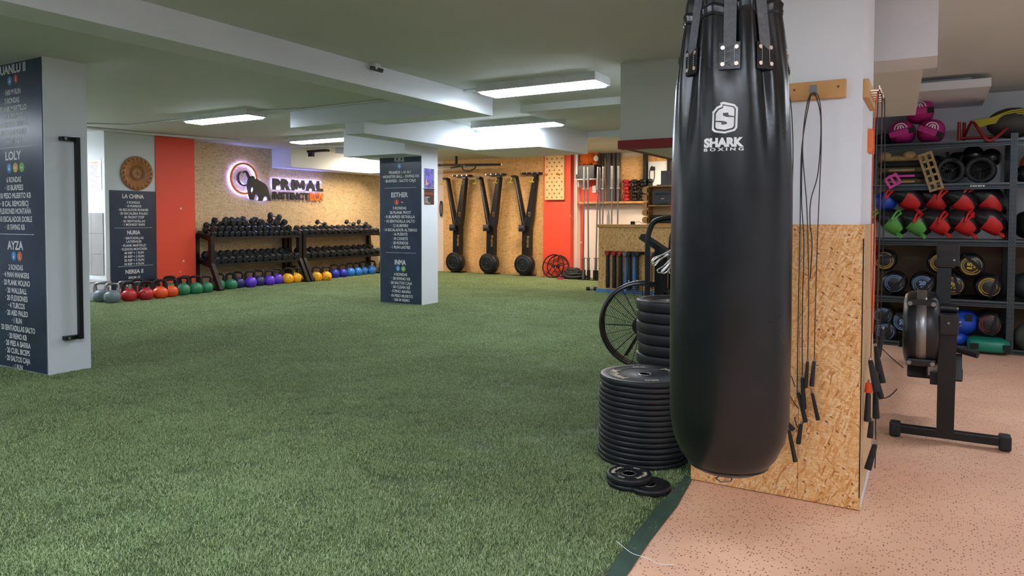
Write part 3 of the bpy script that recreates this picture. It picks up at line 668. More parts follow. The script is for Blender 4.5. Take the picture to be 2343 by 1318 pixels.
# ------------------------------------------------------------------ dumbbell racks and dumbbells
def rack(y0, y1, label):
    t = thing('dumbbell_rack', label, 'rack', (-10.4, y0, 0)); L = y1-y0
    for y in (0, L-.07):
        f = MB(); yy0, yy1 = y, y+.07
        f.prism([(.28, .03), (.36, .03), (.145, .45), (.145, .90), (.07, .90), (.07, .44)], lambda a, b: (a, yy0, b), lambda a, b: (a, yy1, b))
        f.build('front_upright', 'black_metal', t)
        B((-.31, yy0, .03), (-.24, yy1, .93)).build('rear_upright', 'black_metal', t)
        f = MB(); f.box((-.31, yy0-.005, 0), (.37, yy1+.005, .035)); f.build('foot', 'black_metal', t)
        for z in (.40, .84):
            f = MB(); f.prism([(-.24, z+.06), (.07, z-.02), (.07, z+.06), (-.24, z+.12)], lambda a, b: (a, yy0+.01, b), lambda a, b: (a, yy1-.01, b)); f.build('arm', 'black_metal', t)
    for z in (.40, .85):
        f = MB(); f.prism([(-.28, z+.135), (-.28, z+.12), (.12, z-.012), (.15, z-.012), (.15, z+.035), (.138, z+.035), (.138, z+.004)], lambda a, b: (a, .06, b), lambda a, b: (a, L-.06, b)); f.build('tray', 'black_metal', t)
    return t
rack(7.70, 9.68, 'black two tier dumbbell rack beside the red pier')
rack(9.72, 12.05, 'black two tier dumbbell rack nearer the centre column')
def hexhead(r, x0, x1, rr=.0):
    m = MB(); bev = r*.16
    for xs in ((x0, x1),):
        prof = [(x0, r-bev), (x0+bev*.8, r), (x1-bev*.8, r), (x1, r-bev)]
        vs = []
        for x, q in prof:
            for i in range(6): t = PI/6+rr+2*PI*i/6; vs.append((x, q*math.cos(t), q*math.sin(t)))
        fs = [tuple(reversed(range(6))), tuple(range(18, 24))]
        for j in range(3):
            for i in range(6): fs.append((j*6+i, j*6+(i+1) % 6, (j+1)*6+(i+1) % 6, (j+1)*6+i))
        m.add(vs, fs)
    return m
def make_db(r, L, label):
    t = thing('dumbbell', label, 'dumbbell', (0, 0, 0), 0); hl = r*1.25
    hexhead(r, L/2-hl, L/2).build('head', 'hex_rubber', t); hexhead(r, -L/2, -L/2+hl).build('head', 'hex_rubber', t)
    MB().cyl((-L/2+hl, 0, 0), (L/2-hl, 0, 0), r*.24, n=10).build('handle', 'chrome', t)
    return t
DBS = {}
def put_db(r, L, x, y, z, tilt, label, group, yaw=0.0):
    key = (r, L); rot = (random.choice((0, .25, .5, -.3)), tilt, yaw+random.uniform(-.06, .06))
    if key not in DBS: d = make_db(r, L, label); d.location = (x, y, z); d.rotation_euler = rot; DBS[key] = d
    else: d = dup(DBS[key], (x, y, z), rot, label)
    d['group'] = group
TILT = R(18)
def row(y0, y1, n, r, L, z, x, what, grp, skip=()):
    for i in range(n):
        if i in skip: continue
        y = y0+(y1-y0)*i/(n-1)+random.uniform(-.006, .006)
        put_db(r, L, x, y, z, TILT, 'black hex dumbbell %s' % (what % ORD[i]), grp)
row(7.83, 9.58, 13, .072, .36, .532, -10.43, '%s from the red pier, lower tier, left rack', 'dumbbells on the lower tier, left rack')
row(9.85, 11.92, 13, .074, .34, .532, -10.43, '%s from the front post, lower tier, right rack', 'dumbbells on the lower tier, right rack')
row(7.80, 9.60, 16, .053, .26, .962, -10.42, '%s from the red pier, upper tier, left rack', 'dumbbells on the upper tier, left rack')
row(7.83, 9.45, 13, .056, .25, 1.048, -10.44, '%s from the red pier, second layer, left rack', 'second layer of dumbbells, left rack')
for i, (y, z) in enumerate([(8.02, 1.165), (8.22, 1.17), (8.34, 1.17), (8.47, 1.165), (8.60, 1.185), (8.83, 1.175), (9.18, 1.165), (9.21, 1.255), (9.36, 1.17)]):
    put_db(.058, .24, -10.45, y, z-.024, TILT*.7, 'black hex dumbbell topping the left rack pile, %s from the red pier' % ORD[i], 'dumbbells piled on top, left rack', (.5 if i in (0, 4, 7) else 0))
row(9.83, 11.88, 14, .062, .30, .971, -10.43, '%s from the front post, upper tier, right rack', 'dumbbells on the upper tier, right rack')
for i, y in enumerate((10.42, 11.25, 11.62)):
    put_db(.05, .22, -10.50, y, 1.10, TILT, 'black hex dumbbell lying on top of the right rack, %s from its front post' % ORD[i], 'dumbbells lying on top, right rack', .4)
# wall socket behind the racks
o = B((-10.728, 11.32, .33), (-10.715, 11.42, .46)).build('wall_socket', 'white_plastic'); tag(o, 'white wall socket low on the board wall behind the right rack', 'socket')

# ------------------------------------------------------------------ kettlebells
KB = {}
kb_body = [(0.0, 0.0), (.062, 0), (.072, .004), (.098, .035), (.108, .075), (.105, .115), (.088, .150), (.06, .172), (.03, .182), (0, .184)]
def kb_handle_mesh(name):
    pts = []
    for k in range(15):
        t = PI*k/14; c = math.cos(t); pts.append((0, -.078*math.copysign(abs(c)**.55, c), .205+.068*math.sin(t)**.6))
    pts = [(0, -.072, .135)] + pts + [(0, .072, .135)]
    return MB().tube(pts, [.032, .026]+[.0195]*(len(pts)-4)+[.026, .032], 10).mesh('handle', name)
KH = {m: kb_handle_mesh(m) for m in ('dark_iron', 'steel')}
def kettlebell(col, x, y, rz, label, grp, handle='dark_iron', sc=1.0):
    if 'b' not in KB:
        t = thing('kettlebell', label, 'kettlebell', (x, y, 0), rz, grp)
        me = MB().lathe(kb_body, 24).mesh('body', col); KB['b'] = me; KB[col] = me; link('body', me, t); link('handle', KH[handle], t); KB['root'] = t
    else:
        if col not in KB: me = KB['b'].copy(); me.materials.clear(); me.materials.append(M[col]); KB[col] = me
        t = dup(KB['root'], (x, y, 0), rz, label, {'body': KB[col], 'handle': KH[handle]}, grp)
    t.scale = (sc,)*3
KBL = [('kb_grey', -10.19, 5.84, 'steel', 'grey kettlebell with bare steel handle, half hidden behind its twin'), ('kb_grey', -9.94, 5.85, 'steel', 'grey kettlebell with bare steel handle in front, leftmost of the row'),
 ('kb_red', -10.22, 6.20, 'steel', 'red kettlebell with pale handle behind the front grey one'), ('kb_red', -9.965, 6.11, 'dark_iron', 'red kettlebell next to the front grey one'), ('kb_red', -10.25, 6.42, 'dark_iron', 'red kettlebell in the back row below the navy banner'), ('kb_red', -9.91, 6.33, 'dark_iron', 'red kettlebell next to the orange pair'), ('kb_red', -10.24, 6.66, 'dark_iron', 'red kettlebell in the back row behind the orange pair'),
 ('kb_orange', -9.905, 6.555, 'dark_iron', 'orange kettlebell next to the red ones, front row'), ('kb_orange', -9.955, 6.76, 'dark_iron', 'orange kettlebell with a worn label next to the green ones'),
 ('kb_green', -10.3, 6.98, 'dark_iron', 'green kettlebell in the back row against the red pier'), ('kb_green', -10.02, 7.01, 'dark_iron', 'green kettlebell next to the orange pair'), ('kb_green', -10.3, 7.25, 'dark_iron', 'green kettlebell second in the back row at the red pier'), ('kb_green', -10.01, 7.225, 'dark_iron', 'green kettlebell, second of the front greens from the orange pair'), ('kb_green', -10.05, 7.45, 'dark_iron', 'green kettlebell just before the first rack foot'), ('kb_green', -10.27, 7.86, 'dark_iron', 'green kettlebell just behind the first rack foot'), ('kb_green', -10.17, 8.02, 'dark_iron', 'green kettlebell next to the navy ones'),
 ('kb_navy', -10.25, 8.23, 'dark_iron', 'dark navy kettlebell between the green and purple ones'), ('kb_purple', -10.18, 8.42, 'dark_iron', 'purple kettlebell between the two navy ones'), ('kb_navy', -10.25, 8.66, 'dark_iron', 'dark navy kettlebell between two purple ones'), ('kb_purple', -10.21, 8.86, 'dark_iron', 'purple kettlebell with bright highlights before the last purple one'), ('kb_purple', -10.27, 9.09, 'dark_iron', 'purple kettlebell next to the yellow ones'),
 ('kb_yellow', -10.2, 9.28, 'dark_iron', 'chipped yellow kettlebell next to the purple ones'), ('kb_yellow', -10.22, 9.50, 'dark_iron', 'chipped yellow kettlebell left of the middle rack foot'), ('kb_yellow', -10.45, 9.64, 'dark_iron', 'yellow kettlebell in the shade behind the middle rack foot'), ('kb_yellow', -10.1, 9.90, 'dark_iron', 'chipped yellow kettlebell right of the middle rack foot'), ('kb_yellow', -10.04, 10.09, 'dark_iron', 'heavily chipped yellow kettlebell next to the blue ones'),
 ('kb_blue', -10.34, 10.62, 'dark_iron', 'deep blue kettlebell next to the yellow ones'), ('kb_blue', -10.31, 10.83, 'dark_iron', 'deep blue kettlebell second from the yellow ones'), ('kb_lightblue', -10.35, 11.08, 'dark_iron', 'worn light blue kettlebell after the deep blue pair'), ('kb_lightblue', -10.35, 11.30, 'dark_iron', 'light blue kettlebell second after the deep blue pair'), ('kb_lightblue', -10.42, 11.55, 'dark_iron', 'light blue kettlebell third after the deep blue pair'), ('kb_lightblue', -10.4, 11.78, 'dark_iron', 'light blue kettlebell by the last rack foot'), ('kb_plum', -10.5, 12.3, 'dark_iron', 'plum kettlebell behind the last rack foot')]
for i, (c, x, y, hm, lab) in enumerate(KBL):
    kettlebell(c, x, y, R(-32)+random.uniform(-.35, .35), lab, 'kettlebells along the rack wall', hm, random.uniform(.94, 1.02) if i > 1 else 1.0)

# ------------------------------------------------------------------ ski machines
def ski():
    t = thing('ski_machine', 'black wall mounted ski machine nearest the centre column', 'ski machine', (-9.03, 12.99, 0), 0, 'ski machines')
    f = MB(); f.lathe([(0, -.09), (.12, -.09), (.135, -.10), (.15, -.085), (.20, -.085), (.215, -.06), (.215, .07), (.2, .09), (0, .09)], 40, (0, 0, .245), Matrix.Rotation(R(90), 3, 'X'), cr=.002)
    fw = f.build('flywheel_housing', 'black_plastic', t)
    v = MB()
    for k in range(8):
        a = 2*PI*k/8; v.box((.03, -.004, -.004), (.115, .004, .004), Matrix.Translation((0, -.093, .245)) @ Matrix.Rotation(a, 4, 'Y'))
    v.torus((0, -.092, .245), (0, 1, 0), .06, .004, 24, 6); v.torus((0, -.092, .245), (0, 1, 0), .092, .004, 24, 6); v.build('vent_grille', 'rack_grey', fw); MB().torus((0, -.093, .245), (0, 1, 0), .135, .011, 32, 8).build('front_ring', 'rack_grey', fw)
    MB().cyl((0, -.115, .245), (0, -.09, .245), .016).build('hub_cap', 'steel', fw)
    B((-.16, .05, 0), (.16, .19, .03)).build('base_foot', 'black_metal', t)
    f = MB(); f.prism([(-.085, .30), (.085, .30), (.10, .98), (-.075, .98)], lambda a, b: (a+.02, -.02, b), lambda a, b: (a+.02, .13, b)); f.build('post', 'black_metal', t)
    f = MB(); f.prism([(-.075, .95), (.0, 1.0), (-.235, 2.09), (-.285, 2.07)], lambda a, b: (a+.02, .0, b), lambda a, b: (a+.02, .10, b)); la = f.build('arm', 'black_metal', t)
    MB().tube([(-.03, -.006, 1.08), (-.245, -.006, 2.06)], .006, 6).build('cord_track', 'steel', la)
    f = MB(); f.prism([(.0, .95), (.12, .95), (.17, 1.2), (.27, 2.07), (.19, 2.09), (.02, 1.2)], lambda a, b: (a, -.02, b), lambda a, b: (a, .11, b)); ra = f.build('arm', 'black_metal', t)
    MB().tube([(.0, -.026, 1.08), (.2, -.026, 2.05)], .005, 6).build('cord_track', 'steel', ra)
    for sx in (-1, 1):
        x = .255*sx; p = MB().cyl((x-.03, -.04, 2.075), (x+.03, -.04, 2.075), .03, n=14); p.box((x-.045, -.07, 2.06), (x+.05, .02, 2.10)); p.build('pulley', 'black_plastic', t)
        q = MB().tube([(x-.01, -.09, 2.05), (x-.03, -.12, 1.96)], .012, 8); q.cyl((x-.075, -.125, 1.955), (x+.02, -.125, 1.945), .014, n=8); q.build('pull_handle', 'handle_yellow', t)
    br = B((-.13, .03, 2.12), (.31, .20, 2.155)).build('wall_bracket', 'black_metal', t)
    for k in range(4): MB().cyl((-.10+.125*k, .02, 2.14), (-.10+.125*k, .035, 2.14), .014).build('bolt', 'chrome', br)
    m = B((-.09, -.12, .93), (.06, -.06, 1.07), None, .012).build('monitor', 'black_plastic', t); B((-.07, -.124, 1.0), (.04, -.119, 1.055)).build('screen', 'printer_grey', m)
    q = MB(); put_text(q, 'SkiErg', (0, 0), .045, .24, lambda u, v: (.075-v, -.023, .72+u)); q.build('lettering', 'tan_fabric', t)
    q = MB(); put_text(q, 'C2', (0, 0), .05, .10, lambda u, v: (.115-v, -.023, 1.29+u)); q.build('emblem', 'tan_fabric', t)
    return t
s0 = ski()
dup(s0, (-8.155, 12.99, 0), 0, 'black wall mounted ski machine in the middle of the three')
dup(s0, (-7.28, 12.99, 0), 0, 'black wall mounted ski machine next to the red column')

# red column: pegboard, wheels, rope pile
pb = thing('pegboard', 'wooden climbing pegboard with round holes on the red column', 'pegboard', (-6.60, 13.06, 1.58))
B((-.22, -.07, 0), (.215, 0, .93), None, .004).build('board', 'ply_wood', pb)
hl = MB()
for j in range(12):
    xs = (-.165, -.055, .055, .165) if j % 2 == 0 else (-.11, 0, .11)
    for x in xs: hl.cyl((x, -.0715, .05+j*.078), (x, -.0705, .05+j*.078), .0165, n=12)
h_ = hl.build('peg_hole', 'carved_dark', pb); h_['kind'] = 'stuff'
for x in (-.165, .12): MB().tube([(x, -.07, .50), (x-.01, -.19, .535)], .015, 8).build('peg', 'pine_wood', pb)
for i, (x, y, rr, lean, lab) in enumerate([(-6.585, 12.86, .235, .25, 'five spoked black steel ring leaning on the red column, in front'), (-6.50, 12.93, .225, .2, 'five spoked black steel ring behind the front one at the red column')]):
    t = thing('steel_wheel', lab, 'wheel', (x, y, 0), (-lean, 0, R(8*i)), 'steel wheels at the red column')
    MB().torus((0, 0, rr+.012), (0, 1, 0), rr, .014, 36, 8).build('rim', 'dark_iron', t)
    s_ = MB()
    for k in range(5): a = 2*PI*k/5+.3; s_.tube([(0, 0, rr+.012), (rr*math.cos(a), 0, rr+.012+rr*math.sin(a))], .009, 6)
    s_.build('spokes', 'dark_iron', t); MB().cyl((0, -.02, rr+.012), (0, .02, rr+.012), .035, n=14).build('hub', 'dark_iron', t)
pts = []; rr_ = random.Random(5)
for k in range(170):
    lay = min(3, k//48); a = k*.55+math.sin(k*.31)*1.3; rr = (.17-.025*lay)*(.55+.45*abs(math.sin(k*.23+1)))
    pts.append((rr*1.5*math.cos(a)+rr_.uniform(-.03, .03), rr*.75*math.sin(a), .035+.048*lay+rr_.uniform(-.006, .03)))
pts = smooth_path(pts, 3)
t = MB().tube(pts, .028, 8).build('battle_rope', 'black_rubber', None, (-6.10, 12.86, 0)); tag(t, 'heap of thick black battle rope between the red column and barbells', 'rope')
t = MB().tube([(.06*math.cos(a), .07*math.sin(a), .02) for a in [i*.5 for i in range(14)]], .016, 8).build('rope_end', 'red_plastic', None, (-6.30, 12.68, 0)); tag(t, 'small red coil lying before the black rope heap', 'rope')

# barbells standing upright
def barbell(x, y, top, lean, label, first=[]):
    if not first:
        t = thing('barbell', label, 'barbell', (x, y, 0), (0, lean, 0), 'upright barbells')
        MB().cyl((0, 0, .42), (0, 0, 1.78), .0145, n=10).build('shaft', 'steel', t)
        for a, b in ((0, .42), (1.78, 2.2)):
            MB().cyl((0, 0, a), (0, 0, b), .026, n=12).build('sleeve', 'steel', t)
        for z in (.42, 1.765): MB().cyl((0, 0, z), (0, 0, z+.02), .04, n=14).build('collar_ring', 'chrome', t)
        first.append(t)
    else: t = dup(first[0], (x, y, 0), (0, lean, 0), label)
    return t
for x, y, ln, lab in [(-5.84, 12.75, .005, 'steel barbell standing upright nearest the red column'), (-5.74, 12.78, -.012, 'second steel barbell from the red column, standing upright'), (-5.61, 12.82, .02, 'third steel barbell from the red column, standing upright'), (-5.55, 12.92, -.015, 'fourth steel barbell from the red column, standing upright'), (-5.47, 12.8, .01, 'fifth steel barbell from the red column, standing upright'), (-5.24, 12.72, 0, 'sixth steel barbell from the red column, behind the counter edge'), (-5.16, 12.8, .008, 'last steel barbell of the upright row, behind the counter edge')]:
    barbell(x, y, 2.2, ln, lab)
hb = thing('barbell_holder', 'black tubular floor stand holding the upright barbells', 'stand', (-5.7, 12.84, 0))
hm = MB()
for x in (-.14, -.04, .09, .15, .23): hm.cyl((x, -.06, 0), (x, -.06, .2), .034, .034, 12)
hm.build('socket_tubes', 'black_metal', hb); B((-.22, -.16, 0), (.3, .06, .02)).build('base_plate', 'black_metal', hb)
# wall pipes
for x, r0 in [(-5.70, .03), (-5.56, .055), (-5.45, .03), (-5.36, .04)]:
    o = MB().cyl((x, 13.33, 1.54), (x, 13.33, 2.5), r0, n=12).build('trim_19', 'printer_grey'); o['kind'] = 'structure'
# speaker and plush on a bracket
t = thing('wall_shelf', 'small white bracket shelf under the black speaker by the red column', 'shelf', (-5.92, 13.2, 1.97)); B((-.24, -.2, 0), (.24, .17, .02)).build('board', 'white_plastic', t)
for x in (-.2, .2): B((x-.01, -.1, -.14), (x+.01, .17, 0)).build('bracket', 'white_plastic', t)
t = thing('speaker', 'black box speaker on the bracket shelf beside the red column', 'speaker', (-5.93, 13.15, 1.99)); B((-.2, -.14, 0), (.2, .18, .27), None, .006).build('cabinet', 'black_plastic', t); MB().cyl((-.02, -.146, .15), (-.02, -.138, .15), .04, n=16).build('driver', 'black_rubber', t)
t = thing('plush_toy', 'round fluffy orange plush toy sitting on the black speaker', 'toy', (-5.93, 13.15, 2.26)); MB().ellip((0, 0, .15), (.17, .14, .155), 16, 10).build('body', 'orange_plush', t)
for x in (-.12, .16): MB().ellip((x, -.02, .03), (.05, .06, .035), 10, 8).build('foot', 'orange_plush', t)
MB().ellip((.18, -.02, .24), (.05, .03, .035), 10, 8).build('ear', 'orange_plush', t); MB().ellip((.19, -.04, .13), (.05, .05, .065), 10, 8).build('muzzle', 'paper', t)
t = thing('power_adapter', 'white power box plugged in below the bracket shelf', 'socket', (-5.88, 13.36, 1.72)); B((-.04, -.03, 0), (.04, .03, .15), None, .008).build('box', 'white_plastic', t); MB().tube([(.03, 0, .1), (.1, .005, -.02), (.2, .005, -.12)], .005, 6).build('cable', 'cable_black', t)
o = B((-6.13, 13.0, 2.08), (-6.09, 13.04, 2.5)).build('tube_light', 'white_plastic'); tag(o, 'slim white vertical tube beside the pegboard', 'tube')
# collars stacked on the ledge
def collar(x, z, lab, mat, st={}):
    if mat not in st:
        t = thing('barbell_collar', lab, 'collar', (x, 13.3, z), random.uniform(-.6, .6), 'barbell collars stacked on the ledge')
        MB().lathe([(.026, 0), (.052, 0), (.052, .07), (.026, .07), (.026, 0)], 16).build('ring', mat, t); B((.04, -.02, .02), (.095, .02, .05)).build('latch', mat, t); B((-.07, -.025, .01), (-.04, .025, .06)).build('hinge', mat, t); st[mat] = t
    else: dup(st[mat], (x, 13.3, z), random.uniform(-1.2, 1.2), lab)
for x, nn, mat, nm in [(-5.175, 6, 'red_plastic', 'red barbell collar, %s from the bottom of the red stack'), (-5.0, 6, 'black_plastic', 'black barbell collar, %s from the bottom, stack beside the red one'), (-4.84, 6, 'black_plastic', 'black barbell collar, %s from the bottom, second stack from red one'), (-4.69, 6, 'black_plastic', 'black barbell collar, %s from the bottom, third stack from red one')]:
    for k in range(nn): collar(x+random.uniform(-.006, .006), 1.541+.0705*k, nm % ORD[k], mat)
# counter with padded clubs
dk = thing('counter', 'oriented strand board counter with pine top and blue base strip', 'counter', (-4.67, 10.79, 0))
B((.0, 0, .06), (2.3, .03, 1.06)).build('front_panel', 'osb_desk', dk); B((-.02, -.03, 1.06), (2.3, .5, 1.108), None, .004).build('top', 'pine_wood', dk); B((-.03, -.03, 0), (2.3, .03, .06)).build('base_strip', 'blue_strip', dk); B((.0, .03, .06), (.03, .5, 1.06)).build('side_panel', 'osb_desk', dk)
rl = thing('club_rail', 'black rail of hooks holding the padded clubs on the counter front', 'rail', (-4.55, 10.79, .66))
B((0, -.03, -.02), (1.1, 0, .02)).build('bar', 'black_metal', rl)
hk = MB()
for k in range(11): hk.box((.05+.1*k, -.12, -.012), (.062+.1*k, -.03, .0))
hk.build('hooks', 'black_metal', rl)
def club(px, zt, L, r0, r1, head, mat, lab):
    t = thing('padded_club', lab, 'club', (px, 10.70, zt-L), 0, 'clubs on the counter rail')
    MB().lathe([(0, 0), (r1*.8, 0), (r1, .02), (r1, L*.3), (r0, L*.9), (r0, L), (0, L)], 14).build('shaft', mat, t)
    MB().cyl((0, -.06, L+.012), (0, .055, L+.012), .034, n=12).build('head', head, t)
    return t
for x, L, r0, r1, hd, mt, lab in [(-4.47, .545, .03, .033, 'red_plastic', 'black_rubber', 'black padded club with red head, first from the counter end'), (-4.36, .545, .03, .033, 'red_plastic', 'black_rubber', 'black padded club with red head, second from the counter end'), (-4.255, .55, .03, .033, 'red_plastic', 'black_rubber', 'black padded club with red head, third from the counter end'), (-4.165, .64, .014, .026, 'steel', 'club_blue', 'slim blue club next to the red headed black ones'), (-4.10, .56, .03, .031, 'black_rubber', 'black_rubber', 'black padded club with black head between the two blue ones'), (-4.02, .56, .022, .033, 'black_rubber', 'club_blue', 'thicker blue club after the black headed one'), (-3.965, .55, .018, .02, 'black_rubber', 'black_rubber', 'thin black club right behind the thicker blue one'), (-3.745, .52, .02, .022, 'steel', 'brown_shaft', 'brown club with silver head on the counter rail'), (-3.66, .55, .028, .03, 'black_rubber', 'black_rubber', 'black club beside the brown one on the counter rail')]:
    c_ = club(x, .635, L, r0, r1, hd, mt, lab)
    if 'blue' in lab:
        q = MB(); r2 = r1+.001
        for i in range(3): q.box((-.009, -r2-.002, .06+.035*i), (.009, -r2+.006, .06+.035*i+.022))
        q.build('white_print', 'letter_white', c_)
# things on the counter
cs = thing('cubby_shelf', 'pine cubby shelf with scalloped log side on the counter', 'shelf', (-3.945, 11.05, 1.109))
B((0, 0, 0), (.02, .24, .62)).build('side', 'pine_wood', cs); B((.88, 0, 0), (.9, .24, .62)).build('side', 'pine_wood', cs)
for z in (0, .29, .60): B((.02, 0, z), (.88, .24, z+.02)).build('shelf_board', 'pine_wood', cs)
B((.02, .225, .02), (.88, .24, .6)).build('back', 'ply_wood', cs)
for k in range(5): MB().cyl((-.03, 0, .07+.12*k), (-.03, .24, .07+.12*k), .055, n=18).build('log_disc', 'pine_wood', cs)
pr = thing('printer', 'dark grey desktop printer in the pine cubby', 'printer', (-3.85, 11.02, 1.42)); B((0, 0, 0), (.34, .22, .23), None, .012).build('body', 'printer_grey', pr); B((.05, -.004, .15), (.29, .004, .19)).build('paper_slot', 'black_plastic', pr); B((.1, -.004, .01), (.27, .004, .035)).build('tray', 'black_plastic', pr); B((.15, -.004, .09), (.19, .002, .105)).build('badge', 'letter_white', pr)
o = B((-3.88, 11.08, 1.13), (-3.3, 11.25, 1.26), None, .01).build('document_box', 'black_plastic'); tag(o, 'black flat box on the bottom cubby level', 'box')
lp = thing('laptop', 'grey laptop standing open on top of the cubby', 'laptop', (-3.8, 11.1, 1.731)); B((0, -.02, 0), (.34, .12, .015)).build('base', 'laptop_grey', lp); B((.03, .10, .015), (.36, .115, .24)).build('screen', 'laptop_grey', lp)
bt = thing('spray_bottle', 'white spray bottle at the end of the counter', 'bottle', (-4.58, 10.98, 1.108)); MB().lathe([(0, 0), (.032, 0), (.034, .02), (.034, .14), (.015, .18), (.013, .2), (0, .2)], 14).build('body', 'white_plastic', bt); B((-.03, -.012, .2), (.02, .012, .24)).build('nozzle', 'white_plastic', bt)
bt = thing('black_plug', 'black plug adapter on the counter before the cubby', 'plug', (-4.12, 10.88, 1.108)); B((-.03, -.03, 0), (.03, .03, .05), None, .006).build('body', 'black_plastic', bt); MB().tube([(.03, 0, .02), (.09, .01, .05), (.16, .03, .012)], .004, 6).build('cable', 'cable_black', bt)
o = MB().tube([(-4.66+.05*math.cos(a), 13.32, 2.05+.16*math.sin(a)) for a in [i*.35 for i in range(30)]], .007, 6).build('cable_coil', 'cable_black'); tag(o, 'black cable loop hanging on the white board behind the counter', 'cable')
o = B((-4.80+.12, 13.3, 2.13), (-4.60, 13.335, 2.2)).build('thermostat', 'black_plastic'); tag(o, 'small black switch box on the white board', 'switch')
t = thing('foam_roller', 'small black double ended roller on turf at the counter corner', 'roller', (-4.86, 10.95, .035), R(20)); MB().cyl((-.09, 0, 0), (-.03, 0, 0), .034, n=12).build('wheel', 'black_rubber', t); MB().cyl((.03, 0, 0), (.09, 0, 0), .034, n=12).build('wheel', 'black_rubber', t); MB().cyl((-.03, 0, 0), (.03, 0, 0), .014, n=8).build('axle', 'steel', t)
# pull up rig above the ski machines
t = thing('pull_up_rig', 'black and white pull up bars hung above the ski machines', 'rig', (-8.4, 12.3, 2.27)); MB().tube([(-1.2, .5, .0), (.9, .1, .02)], .022, 8).build('long_bar', 'white_plastic', t); MB().tube([(-.9, .0, .06), (1.0, -.1, .0)], .024, 8).build('cross_bar', 'black_metal', t); MB().tube([(-.4, .2, .0), (.2, -.2, .0)], .02, 8).build('grip_bar', 'black_metal', t); MB().tube([(-.2, .1, .0), (-.2, .1, .23)], .03, 8).build('hanger', 'black_metal', t); MB().tube([(.0, 0, .02), (.05, 0, -.08), (.2, 0, -.1), (.33, 0, -.05), (.36, 0, .02)], .012, 8).build('loop_strap', 'cable_black', t)
o = MB().tube([(-9.56+.03*math.cos(a), 13.18, 1.42+.17*math.sin(a)) for a in [i*PI/12 for i in range(24)]], .012, 6, True).build('hose_loop', 'cable_black'); tag(o, 'black hose loop on the pale wall edge beside the centre column', 'hose')

# ------------------------------------------------------------------ small ceiling fittings
def conduit(pts, r=.011): o = MB().tube(pts, r, 6).build('trim_20', 'white_plastic'); o['kind'] = 'structure'
conduit([(-10.4, 5.2, 2.488), (-9.6, 5.95, 2.488), (-8.27, 5.95, 2.488)]); conduit([(-7.03, 5.95, 2.488), (-6.4, 6.1, 2.488), (-4.42, 6.05, 2.488)]); conduit([(-10.5, 4.6, 2.48), (-10.3, 6.6, 2.48), (-9.9, 8.0, 2.48)], .02); conduit([(-4.09, 6.05, 2.488), (-3.84, 6.05, 2.488)]); conduit([(-5.44, 8.4, 2.488), (-5.58, 8.4, 2.488)]); conduit([(-9.2, 8.3, 2.485), (-8.99, 8.35, 2.485)]); conduit([(-9.8, 9.0, 2.47), (-8.6, 9.6, 2.47), (-7.2, 9.6, 2.47)], .02)
t = thing('security_camera', 'small dark camera under the long white beam edge', 'camera', (-4.07, 4.68, 2.47)); B((-.03, -.03, -.02), (.03, .03, .03)).build('mount', 'white_plastic', t); MB().cyl((.0, -.06, -.01), (.03, .05, -.02), .018, n=10).build('barrel', 'printer_grey', t)
t = thing('projector_mount', 'black ceiling bracket above the board wall sign', 'bracket', (-9.55, 9.35, 2.40)); B((-.16, -.05, -.02), (.3, .05, .02)).build('plate', 'black_metal', t); B((-.16, -.02, -.09), (-.06, .04, -.02)).build('clamp', 'black_metal', t); MB().cyl((.1, 0, .02), (.1, 0, .1), .02).build('stem', 'white_plastic', t)
o = B((-6.83, 6.30, 2.36), (-6.782, 6.42, 2.44)).build('junction_box', 'white_plastic'); tag(o, 'small white junction box on the end of the cross beam', 'box')

# ------------------------------------------------------------------ the pillar with plank hooks and skipping ropes
pil = struct('column_right', B((-.93, 3.262, -.02), (-.25, 3.85, 2.5)), 'white_paint')
B((-.936, 3.24, 0), (-.475, 3.262, 1.177)).build('board_panel', 'osb_pillar', pil); B((-.4735, 3.24, 0), (-.2365, 3.262, 1.177)).build('board_panel', 'osb_pillar', pil)
B((-.25, 3.243, 0), (-.232, 3.86, 1.177)).build('side_panel', 'osb_pillar_side', pil); B((-.2375, 3.238, .05), (-.2335, 3.242, 1.12)).build('corner_gap', 'black_metal', pil)
B((-.232, 3.25, 0), (-.2305, 3.84, .035)).build('skirting_mark', 'white_paint', pil)
pk = thing('hook_plank', 'pine plank with metal hooks on the pillar front', 'plank', (-.31, 3.262, 1.70)); B((-.62, -.022, 0), (0, 0, .075), None, .003).build('plank', 'pine_wood', pk)
for x in (-.125, -.245, -.40, -.53):
    hk = MB(); hk.box((x-.014, -.024, .02), (x+.014, -.022, .06)); hk.box((x-.012, -.052, .018), (x+.012, -.024, .022)); hk.box((x-.012, -.054, .018), (x+.012, -.05, .034)); hk.build('hook', 'steel', pk)
for x in (-.03, -.2): MB().cyl((x, -.0235, .045), (x, -.022, .045), .005).build('screw', 'carved_dark', pk)
pk2 = thing('hook_plank', 'pine plank with brass hooks on the pillar side', 'plank', (-.25, 3.27, 1.695)); B((0, 0, 0), (.022, .42, .078), None, .003).build('plank', 'pine_wood', pk2)
for k in range(6):
    y = .05+.065*k; hk = MB(); hk.box((.022, y-.01, .03), (.06, y+.01, .036)); hk.box((.056, y-.01, .03), (.06, y+.01, .052)); hk.build('hook', 'bronze_rivet', pk2)
